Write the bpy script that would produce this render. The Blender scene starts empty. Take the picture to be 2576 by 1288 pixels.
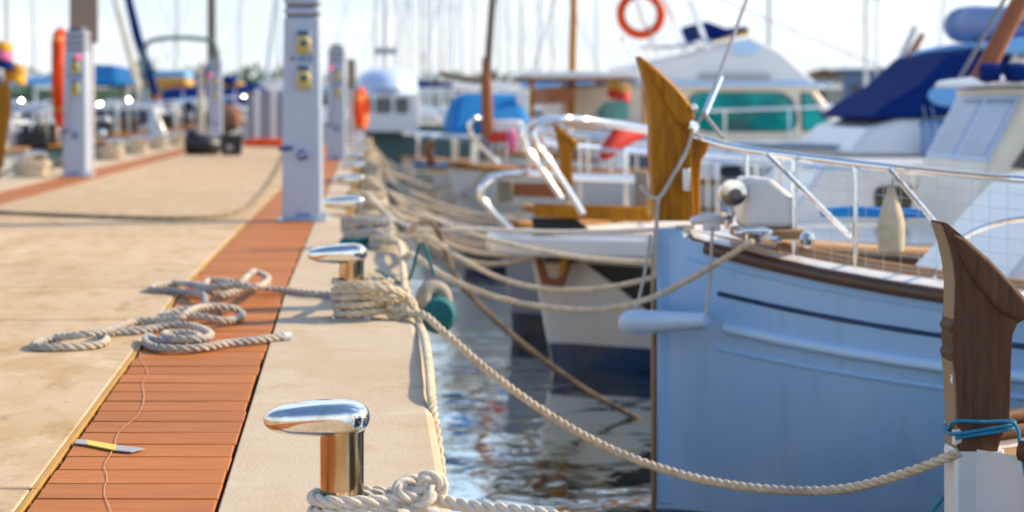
import bpy, bmesh, math, random
from mathutils import Vector, Matrix, Quaternion

# ------------------------------------------------------------------ camera, sky, sun, exposure
F, CX, CY, CAMZ = 5009.0, 915.0, 262.0, 1.52      # layout scale: a 2576 wide picture, eye 1.52 m above the water
scene = bpy.context.scene
COL = scene.collection
cam_d = bpy.data.cameras.new('camera'); cam = bpy.data.objects.new('camera', cam_d); COL.objects.link(cam)
cam.location = (0, 0, CAMZ); cam.rotation_euler = (math.pi/2, 0, 0)
cam_d.sensor_width = 36; cam_d.lens = 70
cam_d.shift_x = (1288-CX)/2576; cam_d.shift_y = -(644-CY)/2576
cam_d.clip_start = .05; cam_d.clip_end = 3000
cam_d.dof.use_dof = True; cam_d.dof.focus_distance = 4.35; cam_d.dof.aperture_fstop = 3.5
scene.camera = cam

SUN_EL, SUN_AZ = math.radians(31), math.radians(15)     # azimuth counted from +X (right of the dock) towards +Y
sun_dir = Vector((math.cos(SUN_EL)*math.cos(SUN_AZ), math.cos(SUN_EL)*math.sin(SUN_AZ), math.sin(SUN_EL)))
world = bpy.data.worlds.new('World'); scene.world = world; world.use_nodes = True
nt = world.node_tree; nt.nodes.clear()
wo = nt.nodes.new('ShaderNodeOutputWorld'); bg = nt.nodes.new('ShaderNodeBackground')
sky = nt.nodes.new('ShaderNodeTexSky'); sky.sky_type = 'NISHITA'; sky.sun_disc = False
sky.sun_elevation = SUN_EL; sky.sun_rotation = math.pi/2 - SUN_AZ
sky.air_density = 1.3; sky.dust_density = .6; sky.ozone_density = 5.0
tc = nt.nodes.new('ShaderNodeTexCoord'); sep = nt.nodes.new('ShaderNodeSeparateXYZ')
nt.links.new(tc.outputs['Generated'], sep.inputs[0])
# clouds on a flat layer: direction divided by its height
mz = nt.nodes.new('ShaderNodeMath'); mz.operation = 'MAXIMUM'; mz.inputs[1].default_value = 0.0
nt.links.new(sep.outputs['Z'], mz.inputs[0])
az_ = nt.nodes.new('ShaderNodeMath'); az_.operation = 'ADD'; az_.inputs[1].default_value = .12
nt.links.new(mz.outputs[0], az_.inputs[0])
dv = nt.nodes.new('ShaderNodeVectorMath'); dv.operation = 'DIVIDE'
cmb = nt.nodes.new('ShaderNodeCombineXYZ')
for i in range(3): nt.links.new(az_.outputs[0], cmb.inputs[i])
nt.links.new(tc.outputs['Generated'], dv.inputs[0]); nt.links.new(cmb.outputs[0], dv.inputs[1])
cn = nt.nodes.new('ShaderNodeTexNoise'); cn.inputs['Scale'].default_value = .75; cn.inputs['Detail'].default_value = 7
cn.inputs['Roughness'].default_value = .58
nt.links.new(dv.outputs[0], cn.inputs['Vector'])
cr = nt.nodes.new('ShaderNodeMapRange'); cr.inputs['From Min'].default_value = .52; cr.inputs['From Max'].default_value = .72
nt.links.new(cn.outputs['Fac'], cr.inputs['Value'])
# a hazy veil low over the whole horizon
hz = nt.nodes.new('ShaderNodeMapRange'); hz.inputs['From Min'].default_value = .10; hz.inputs['From Max'].default_value = .56
hz.inputs['To Min'].default_value = .84; hz.inputs['To Max'].default_value = 0.0
nt.links.new(mz.outputs[0], hz.inputs['Value'])
SKY_STR = .15
mixh = nt.nodes.new('ShaderNodeMix'); mixh.data_type = 'RGBA'; 
hcn = nt.nodes.new('ShaderNodeTexNoise'); hcn.inputs['Scale'].default_value = 3.2; hcn.inputs['Detail'].default_value = 6      # broken cloud within the haze
hmp = nt.nodes.new('ShaderNodeMapping'); hmp.inputs['Scale'].default_value = (1, 1, 4.5)
nt.links.new(tc.outputs['Generated'], hmp.inputs['Vector']); nt.links.new(hmp.outputs[0], hcn.inputs['Vector'])
hcr = nt.nodes.new('ShaderNodeMapRange'); hcr.inputs['From Min'].default_value = .42; hcr.inputs['From Max'].default_value = .60
nt.links.new(hcn.outputs['Fac'], hcr.inputs['Value'])
hmx = nt.nodes.new('ShaderNodeMix'); hmx.data_type = 'RGBA'; hmx.inputs['A'].default_value = (4.3, 4.85, 5.5, 1); hmx.inputs['B'].default_value = (5.7, 5.85, 6.0, 1)
nt.links.new(hcr.outputs[0], hmx.inputs['Factor']); nt.links.new(hmx.outputs['Result'], mixh.inputs['B'])
nt.links.new(hz.outputs[0], mixh.inputs['Factor']); nt.links.new(sky.outputs[0], mixh.inputs['A'])
mixc = nt.nodes.new('ShaderNodeMix'); mixc.data_type = 'RGBA'; mixc.inputs['B'].default_value = (7.2, 8.2, 9.6, 1)
hf = nt.nodes.new('ShaderNodeMapRange'); hf.inputs['From Min'].default_value = .03; hf.inputs['From Max'].default_value = .20   # clouds thin out into the haze
nt.links.new(mz.outputs[0], hf.inputs['Value'])
mf = nt.nodes.new('ShaderNodeMath'); mf.operation = 'MULTIPLY'
nt.links.new(cr.outputs[0], mf.inputs[0]); nt.links.new(hf.outputs[0], mf.inputs[1])
nt.links.new(mf.outputs[0], mixc.inputs['Factor']); nt.links.new(mixh.outputs['Result'], mixc.inputs['A'])
nt.links.new(mixc.outputs['Result'], bg.inputs['Color']); bg.inputs['Strength'].default_value = SKY_STR
nt.links.new(bg.outputs[0], wo.inputs[0])

sun_d = bpy.data.lights.new('sun', 'SUN'); sun = bpy.data.objects.new('sun', sun_d); COL.objects.link(sun)
sun_d.energy = 4.4; sun_d.angle = math.radians(.55); sun_d.color = (1, .79, .50)
sun.rotation_euler = (-sun_dir).to_track_quat('-Z', 'Y').to_euler(); sun.location = (20, 8, 20)
vs = scene.view_settings
vs.view_transform = 'Standard'; vs.look = 'None'; vs.gamma = 1; vs.exposure = .52; vs.use_curve_mapping = False
scene.cycles.use_denoising = True
scene.cycles.max_bounces = 7; scene.cycles.sample_clamp_indirect = 6
scene.cycles.caustics_reflective = False; scene.cycles.caustics_refractive = False

R = random.Random(7)
V = Vector

# ------------------------------------------------------------------ layout helpers
def P(x, y, Y):
    return V(((x-CX)*Y/F, Y, CAMZ+(CY-y)*Y/F))
S_NEAR, H0, YB = .0323, .951, 7.66
def dockz(Y):
    return CAMZ-H0+S_NEAR*min(Y, YB)
ZD = dockz(YB)
def G(x, y, up=0.0):
    """a pixel on the dock top (raised by up) as a point"""
    Yn = F*(H0-up)/(y-(CY-F*S_NEAR))
    if Yn <= YB and y > 700: Y = Yn
    else: Y = F*(CAMZ-ZD-up)/(y-CY)
    return V(((x-CX)*Y/F, Y, dockz(Y)+up))

# ------------------------------------------------------------------ materials
def mat(name, col, rough=.5, metal=0.0, col2=None, scale=12., var=.5, bump=0., bscale=None, stretch=(1, 1, 1), detail=4,
        coat=0., spec=.5, lo=.38, hi=.66, rvar=0., sheen=0., col3=None, s3=60., lo3=.62, hi3=.72, layers=(), orand=0.):
    m = bpy.data.materials.new(name); m.use_nodes = True
    n = m.node_tree; b = n.nodes['Principled BSDF']
    b.inputs['Roughness'].default_value = rough; b.inputs['Metallic'].default_value = metal
    b.inputs['Specular IOR Level'].default_value = spec
    b.inputs['Coat Weight'].default_value = coat; b.inputs['Coat Roughness'].default_value = .08
    if sheen: b.inputs['Sheen Weight'].default_value = sheen
    b.inputs['Base Color'].default_value = (*col, 1)
    if col2 is None and not bump: return m
    t = n.nodes.new('ShaderNodeTexCoord'); mp = n.nodes.new('ShaderNodeMapping'); mp.inputs['Scale'].default_value = stretch
    oi = n.nodes.new('ShaderNodeObjectInfo'); mu = n.nodes.new('ShaderNodeMath'); mu.operation = 'MULTIPLY'; mu.inputs[1].default_value = 41
    n.links.new(oi.outputs['Random'], mu.inputs[0]); n.links.new(t.outputs['Object'], mp.inputs['Vector'])
    def noise(sc, det=detail, st=None):
        x = n.nodes.new('ShaderNodeTexNoise'); x.noise_dimensions = '4D'; mp_ = mp
        if st:
            mp_ = n.nodes.new('ShaderNodeMapping'); mp_.inputs['Scale'].default_value = st; n.links.new(t.outputs['Object'], mp_.inputs['Vector'])
        x.inputs['Scale'].default_value = sc; x.inputs['Detail'].default_value = det; x.inputs['Roughness'].default_value = .6
        n.links.new(mp_.outputs[0], x.inputs['Vector']); n.links.new(mu.outputs[0], x.inputs['W']); return x
    def ramp(x, a, c, d0=0., d1=1.):
        r = n.nodes.new('ShaderNodeMapRange'); r.inputs['From Min'].default_value = a; r.inputs['From Max'].default_value = c
        r.inputs['To Min'].default_value = d0; r.inputs['To Max'].default_value = d1
        n.links.new(x.outputs['Fac'], r.inputs['Value']); return r
    if col2 is not None:
        x = noise(scale); r = ramp(x, lo, hi, 0, var)
        mi = n.nodes.new('ShaderNodeMix'); mi.data_type = 'RGBA'
        mi.inputs['A'].default_value = (*col, 1); mi.inputs['B'].default_value = (*col2, 1)
        n.links.new(r.outputs[0], mi.inputs['Factor']); out = mi.outputs['Result']
        if col3 is not None:
            x3 = noise(s3, 3); r3 = ramp(x3, lo3, hi3)
            m3 = n.nodes.new('ShaderNodeMix'); m3.data_type = 'RGBA'; m3.inputs['B'].default_value = (*col3, 1)
            n.links.new(out, m3.inputs['A']); n.links.new(r3.outputs[0], m3.inputs['Factor']); out = m3.outputs['Result']
        for (lc, ls, llo, lhi, lst, lstr) in layers:      # stains and other patches: colour, scale, range, strength, stretch
            xl = noise(ls, 6, lstr); rl_ = ramp(xl, llo, lhi, 0, lst)
            ml = n.nodes.new('ShaderNodeMix'); ml.data_type = 'RGBA'; ml.inputs['B'].default_value = (*lc, 1)
            n.links.new(out, ml.inputs['A']); n.links.new(rl_.outputs[0], ml.inputs['Factor']); out = ml.outputs['Result']
        if orand:
            hv = n.nodes.new('ShaderNodeHueSaturation'); vr = n.nodes.new('ShaderNodeMapRange')
            vr.inputs['To Min'].default_value = 1-orand; vr.inputs['To Max'].default_value = 1+orand
            n.links.new(oi.outputs['Random'], vr.inputs['Value']); n.links.new(vr.outputs[0], hv.inputs['Value']); n.links.new(out, hv.inputs['Color']); out = hv.outputs['Color']
        n.links.new(out, b.inputs['Base Color'])
        if rvar:
            rr = ramp(x, lo, hi, rough, rough+rvar); n.links.new(rr.outputs[0], b.inputs['Roughness'])
    if bump:
        xb = noise(bscale or scale*3, 5); bp = n.nodes.new('ShaderNodeBump'); bp.inputs['Strength'].default_value = bump
        bp.inputs['Distance'].default_value = .01
        n.links.new(xb.outputs['Fac'], bp.inputs['Height']); n.links.new(bp.outputs[0], b.inputs['Normal'])
    return m

M = {}
M['concrete'] = mat('concrete', (.555, .42, .275), .82, col2=(.41, .245, .09), scale=2.4, var=.8, stretch=(1.5, 1, 1), detail=9, lo=.46, hi=.78, bump=.12, bscale=70, spec=.25, col3=(.30, .20, .10), s3=46, lo3=.73, hi3=.78, orand=.06, layers=[((.36, .21, .07), 6, .52, .72, .8, (1.8, 1, 1)), ((.30, .17, .06), 15, .58, .74, .35, (1.6, 1, 1)), ((.78, .68, .52), 4, .56, .8, .7, (1.4, 1, 1)), ((.25, .16, .08), 2.1, .60, .76, .55, (1.3, 1, 1)), ((.10, .07, .04), 30, .74, .78, .8, (1, 1, 1))])
M['kerb'] = mat('kerb_concrete', (.55, .455, .34), .8, col2=(.44, .31, .16), scale=3.0, var=.7, stretch=(1.3, 1, 1), detail=9, lo=.44, hi=.74, bump=.22, bscale=80, spec=.25, col3=(.27, .19, .11), s3=50, lo3=.71, hi3=.76, orand=.04, layers=[((.42, .27, .12), 5, .58, .76, .6, (1, 1.3, 1)), ((.76, .68, .56), 3, .56, .8, .5, (1, 1.5, 1)), ((.16, .12, .08), 26, .735, .78, .8, (1, 1, 1))])
M['under'] = mat('dock_core', (.07, .05, .035), .9, col2=(.03, .022, .015), scale=20)
M['dockside'] = mat('dock_side', (.48, .40, .29), .85, col2=(.12, .12, .07), scale=6, var=.8, bump=.3, bscale=40)
M['plank'] = mat('composite_plank', (.49, .17, .034), .62, col2=(.34, .098, .018), scale=9, var=.8, stretch=(.5, 6, 1), detail=7, bump=.22, bscale=60, spec=.28, lo=.3, hi=.75, orand=.10, layers=[((.62, .30, .13), 7, .60, .78, .5, (.7, 2, 1)), ((.20, .06, .02), 5, .62, .80, .6, (.5, 3, 1)), ((.10, .035, .015), 60, .72, .77, .7, (1, 1, 1))])
M['trim'] = mat('edge_trim', (.52, .29, .05), .6, col2=(.30, .15, .03), scale=14, stretch=(4, 1, 1), bump=.2)
M['scuff'] = mat('scuff', (.62, .33, .18), .9, col2=(.52, .20, .08), scale=40)
M['chrome'] = mat('polished_steel', (.84, .82, .78), .045, 1, col2=(.50, .33, .13), scale=14, var=.75, lo=.50, hi=.66, rvar=.12, detail=7)  # golden patches: tarnish, strengthened to paint in the dock's reflection
M['chrome_post'] = mat('tarnish_gold_reflection', (.74, .62, .44), .07, 1, col2=(.42, .27, .12), scale=12, var=.85, lo=.46, hi=.64, rvar=.16, detail=7, stretch=(1, 1, .5))  # tarnish, plus a warm tint standing in for golden dock reflections
M['shadedfender'] = mat('white_vinyl_in_shade', (.46, .62, .84), .4, col2=(.40, .54, .74), scale=6, var=.7, layers=[((.35, .38, .40), 9, .62, .78, .5, (1, 1, 1))])  # white fender vinyl with the hull's blue shade put in its colour
M['rail'] = mat('rail_steel', (.88, .88, .88), .10, 1)
M['steel'] = mat('satin_steel', (.62, .63, .64), .3, 1)
M['rope'] = mat('rope_white', (.84, .77, .66), .85, col2=(.70, .58, .42), scale=60, var=.6, bump=.6, bscale=260, sheen=.3, layers=[((.45, .36, .25), 9, .58, .78, .6, (1, 1, 1))])
M['rope_tan'] = mat('rope_tan', (.76, .66, .49), .88, col2=(.52, .39, .22), scale=35, var=.8, bump=.5, bscale=240, sheen=.2, layers=[((.30, .29, .30), 5, .52, .72, .7, (1, 1, 1)), ((.82, .72, .55), 12, .60, .78, .5, (1, 1, 1))])
M['rope_coil'] = mat('rope_mottled', (.60, .55, .47), .88, col2=(.42, .34, .24), scale=35, var=.8, bump=.5, bscale=240, sheen=.2, layers=[((.17, .20, .27), 4.5, .46, .64, .85, (1, 1, 1)), ((.74, .64, .46), 9, .58, .76, .6, (1, 1, 1))])  # blue-grey and tan patches over the rope
M['rope_dirty'] = mat('rope_dirty', (.34, .25, .16), .9, col2=(.10, .08, .055), scale=9, var=.9, bump=.4, bscale=200)
M['rope_blue'] = mat('rope_blue', (.02, .25, .42), .75, col2=(.01, .14, .30), scale=80)
M['rope_grey'] = mat('rope_grey', (.50, .47, .43), .85, col2=(.34, .31, .28), scale=50)
M['teal'] = mat('teal_net', (.01, .17, .19), .75, col2=(.0, .07, .10), scale=40, bump=.5, bscale=120)
M['cream'] = mat('cream_foam', (.66, .56, .40), .7, col2=(.42, .31, .17), scale=18, bump=.3)
M['pedestal'] = mat('pedestal_paint', (.43, .50, .62), .35, col2=(.37, .43, .54), scale=5, var=.5, coat=.25)
M['darkcap'] = mat('dark_cap', (.16, .15, .14), .6)
M['greyboard'] = mat('grey_board', (.30, .25, .19), .75, col2=(.22, .18, .13), scale=14, stretch=(4, 1, 1))
M['olive'] = mat('socket_yellow', (.58, .47, .14), .45)
M['sockdark'] = mat('socket_blue', (.015, .10, .17), .35)
M['pink'] = mat('lamp_pink', (.9, .1, .18), .3)
pb = M['pink'].node_tree.nodes['Principled BSDF']; pb.inputs['Emission Color'].default_value = (1, .08, .2, 1); pb.inputs['Emission Strength'].default_value = .7
M['bluevalve'] = mat('valve_blue', (.02, .06, .25), .35)
M['orange'] = mat('buoy_orange', (.80, .085, .004), .55, col2=(.60, .035, .003), scale=8, var=.6, spec=.25)
M['white'] = mat('gelcoat_white', (.78, .78, .77), .25, col2=(.70, .70, .68), scale=4, var=.5, coat=.4)
M['whitepaint'] = mat('white_paint', (.76, .77, .79), .35, col2=(.66, .66, .66), scale=8, var=.6, bump=.08, bscale=30, layers=[((.50, .47, .42), 10, .62, .78, .5, (1, 1, 1))])
M['hullblue'] = mat('pale_blue_hull', (.33, .56, .86), .3, col2=(.28, .50, .79), scale=2.2, var=.6, coat=.25, bump=.03, bscale=6, layers=[((.24, .40, .58), 2.2, .55, .75, .55, (6, 6, .5)), ((.42, .63, .86), 3, .58, .8, .5, (1, 1, 2.5)), ((.28, .27, .22), 14, .68, .78, .5, (2, 2, .7))])
M['moulding'] = mat('blue_moulding', (.45, .68, .92), .3, coat=.3)
M['navy'] = mat('navy_paint', (.008, .025, .085), .3, col2=(.015, .04, .11), scale=6, coat=.3)
M['navycloth'] = mat('navy_canvas', (.002, .026, .15), .9, spec=.12, col2=(.004, .015, .13), scale=5, var=.7, bump=.5, bscale=9)
M['midblue'] = mat('mid_blue_canvas', (.008, .13, .38), .85, spec=.15, col2=(.006, .07, .22), scale=5, var=.8, bump=.5, bscale=8)
M['dirtyfoam'] = mat('dirty_foam', (.38, .34, .27), .7, col2=(.24, .20, .14), scale=18, bump=.3)
M['bluecloth'] = mat('blue_canvas', (.03, .24, .56), .85, spec=.15, col2=(.01, .16, .52), scale=5, var=.7, bump=.6, bscale=8)
M['skycloth'] = mat('light_blue_canvas', (.16, .42, .78), .8, col2=(.11, .32, .66), scale=4, bump=.4, bscale=8)
M['tancloth'] = mat('tan_canvas', (.66, .36, .08), .85, col2=(.50, .26, .05), scale=6, bump=.3, bscale=9)
M['wood'] = mat('varnished_wood', (.50, .20, .007), .5, col2=(.22, .072, .004), scale=6, var=.95, bump=.12, bscale=12, stretch=(7, 7, 1), detail=6, coat=.0, spec=.2, lo=.35, hi=.7)
M['woodold'] = mat('weathered_wood', (.135, .066, .036), .7, col2=(.07, .032, .018), scale=8, var=.9, stretch=(9, 9, 1), detail=8, spec=.25, bump=.25, bscale=14, lo=.35, hi=.68, col3=(.21, .10, .045), s3=5, lo3=.55, hi3=.8)
M['woodedge'] = mat('tan_wood', (.31, .20, .11), .7, col2=(.26, .16, .08), scale=10, stretch=(6, 6, 1), bump=.3, bscale=20)
M['mahogany'] = mat('dark_rub_rail', (.075, .034, .016), .4, col2=(.14, .06, .025), scale=8, stretch=(1, 4, 4), coat=.2)
M['redwood'] = mat('red_brown_wood', (.34, .10, .025), .5, col2=(.20, .055, .018), scale=6, stretch=(6, 6, 1))
M['teak'] = mat('teak_deck', (.42, .24, .11), .65, col2=(.30, .16, .07), scale=10, stretch=(1, 12, 1))
M['black'] = mat('black', (.008, .009, .012), .5)
M['blackplastic'] = mat('black_plastic', (.012, .014, .02), .4, col2=(.02, .022, .03), scale=9)
M['tealglass'] = mat('teal_glass', (.0, .36, .32), .06, col2=(.0, .06, .07), scale=1.7, var=1, spec=.8)
M['darkglass'] = mat('dark_glass', (.015, .022, .03), .05, spec=.8)
M['blueglass'] = mat('blue_glass', (.03, .15, .32), .08, col2=(.02, .09, .2), scale=3, spec=.8)
M['greyglass'] = mat('grey_glass', (.06, .17, .36), .12, col2=(.22, .38, .56), scale=4, spec=.7)
M['red'] = mat('red_cloth', (.62, .03, .02), .7)
M['yellow'] = mat('yellow_cloth', (.80, .42, .02), .7)
M['yellowtape'] = mat('yellow_tape', (.78, .56, .06), .5)
M['greytape'] = mat('grey_tape', (.36, .36, .38), .5)
M['pinkcloth'] = mat('pink_cloth', (.75, .18, .38), .75)
M['greypvc'] = mat('grey_pvc', (.20, .30, .52), .5, col2=(.16, .25, .46), scale=6)
M['greengrey'] = mat('green_grey_hull', (.16, .24, .23), .4, col2=(.11, .18, .18), scale=3)
M['greyhull'] = mat('grey_blue_hull', (.36, .43, .54), .35, col2=(.30, .37, .48), scale=3)
M['skyhull'] = mat('sky_blue_hull', (.50, .64, .86), .35, col2=(.44, .57, .80), scale=3)
M['creamhull'] = mat('cream_hull', (.76, .70, .58), .35, col2=(.6, .53, .4), scale=4)
M['alu'] = mat('mast_alloy', (.62, .64, .66), .45, .3)
M['darkmast'] = mat('mast_dark', (.13, .10, .085), .5)
M['wire'] = mat('stay_wire', (.30, .31, .33), .45, .5)
M['panelgrey'] = mat('panel_grey', (.26, .29, .36), .5, col2=(.22, .25, .32), scale=5)
M['leaf'] = mat('far_trees', (.030, .075, .040), .8, col2=(.055, .10, .035), scale=.6, bump=.6, bscale=1.5)
M['wallcream'] = mat('far_wall', (.55, .48, .38), .8); M['rooftile'] = mat('far_roof', (.26, .12, .07), .8); M['wallblue'] = mat('far_wall_blue', (.20, .28, .40), .8)

# water: dark, glossy, rippled
wm = bpy.data.materials.new('water'); wm.use_nodes = True
n = wm.node_tree; b = n.nodes['Principled BSDF']
b.inputs['Base Color'].default_value = (.004, .045, .075, 1); b.inputs['Roughness'].default_value = .035; b.inputs['IOR'].default_value = 1.45
t = n.nodes.new('ShaderNodeTexCoord'); mp = n.nodes.new('ShaderNodeMapping'); mp.inputs['Scale'].default_value = (1.0, 1.0, 1)
n.links.new(t.outputs['Object'], mp.inputs['Vector'])
n1 = n.nodes.new('ShaderNodeTexNoise'); n1.inputs['Scale'].default_value = 2.0; n1.inputs['Detail'].default_value = 1.6; n1.inputs['Distortion'].default_value = 1.0
n2 = n.nodes.new('ShaderNodeTexNoise'); n2.inputs['Scale'].default_value = 10; n2.inputs['Detail'].default_value = 2
for q in (n1, n2): n.links.new(mp.outputs[0], q.inputs['Vector'])
ad = n.nodes.new('ShaderNodeMath'); ad.operation = 'MULTIPLY_ADD'; ad.inputs[1].default_value = .10
n.links.new(n2.outputs['Fac'], ad.inputs[0]); n.links.new(n1.outputs['Fac'], ad.inputs[2])
bp = n.nodes.new('ShaderNodeBump'); bp.inputs['Strength'].default_value = 1.0; bp.inputs['Distance'].default_value = .015
n.links.new(ad.outputs[0], bp.inputs['Height']); n.links.new(bp.outputs[0], b.inputs['Normal'])
gl = n.nodes.new('ShaderNodeBsdfGlossy'); gl.inputs['Color'].default_value = (.82, .94, 1, 1); gl.inputs['Roughness'].default_value = .03
n.links.new(bp.outputs[0], gl.inputs['Normal']); ms = n.nodes.new('ShaderNodeMixShader'); ms.inputs[0].default_value = .85
mo = n.nodes['Material Output']; n.links.new(b.outputs[0], ms.inputs[1]); n.links.new(gl.outputs[0], ms.inputs[2]); n.links.new(ms.outputs[0], mo.inputs['Surface'])
M['water'] = wm

# ------------------------------------------------------------------ mesh collector
def frame_along(pts):
    """parallel-transport frames"""
    n = len(pts); T = []
    for i in range(n):
        a = pts[max(i-1, 0)]; c = pts[min(i+1, n-1)]; d = (c-a)
        T.append(d.normalized() if d.length > 1e-9 else V((0, 0, 1)))
    up = V((0, 0, 1)) if abs(T[0].z) < .9 else V((0, 1, 0))
    N = [(up - T[0]*up.dot(T[0])).normalized()]
    for i in range(1, n):
        q = T[i-1].rotation_difference(T[i]); v = q @ N[-1]; v = (v - T[i]*v.dot(T[i]))
        N.append(v.normalized())
    B = [T[i].cross(N[i]) for i in range(n)]
    return T, N, B

def catmull(pts, per=8, step=None):
    pts = [V(p) for p in pts]; out = []
    n = len(pts)
    for i in range(n-1):
        p0 = pts[max(i-1, 0)]; p1 = pts[i]; p2 = pts[i+1]; p3 = pts[min(i+2, n-1)]
        if i == 0: p0 = p1*2-p2
        if i == n-2: p3 = p2*2-p1
        def tj(ti, a, c): return ti + max((c-a).length, 1e-6)**.5
        t0 = 0; t1 = tj(t0, p0, p1); t2 = tj(t1, p1, p2); t3 = tj(t2, p2, p3)
        k = per if step is None else max(2, int((p2-p1).length/step))
        for j in range(k):
            tt = t1+(t2-t1)*j/k
            A1 = p0*((t1-tt)/(t1-t0))+p1*((tt-t0)/(t1-t0)); A2 = p1*((t2-tt)/(t2-t1))+p2*((tt-t1)/(t2-t1)); A3 = p2*((t3-tt)/(t3-t2))+p3*((tt-t2)/(t3-t2))
            B1 = A1*((t2-tt)/(t2-t0))+A2*((tt-t0)/(t2-t0)); B2 = A2*((t3-tt)/(t3-t1))+A3*((tt-t1)/(t3-t1))
            out.append(B1*((t2-tt)/(t2-t1))+B2*((tt-t1)/(t2-t1)))
    out.append(pts[-1]); return out

def resample(pts, step):
    L = [0]
    for a, c in zip(pts, pts[1:]): L.append(L[-1]+(c-a).length)
    n = max(2, int(L[-1]/step)); out = []; j = 0
    for i in range(n+1):
        s = L[-1]*i/n
        while j < len(L)-2 and L[j+1] < s: j += 1
        d = L[j+1]-L[j]; out.append(pts[j].lerp(pts[j+1], (s-L[j])/d if d > 1e-9 else 0))
    return out

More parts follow.
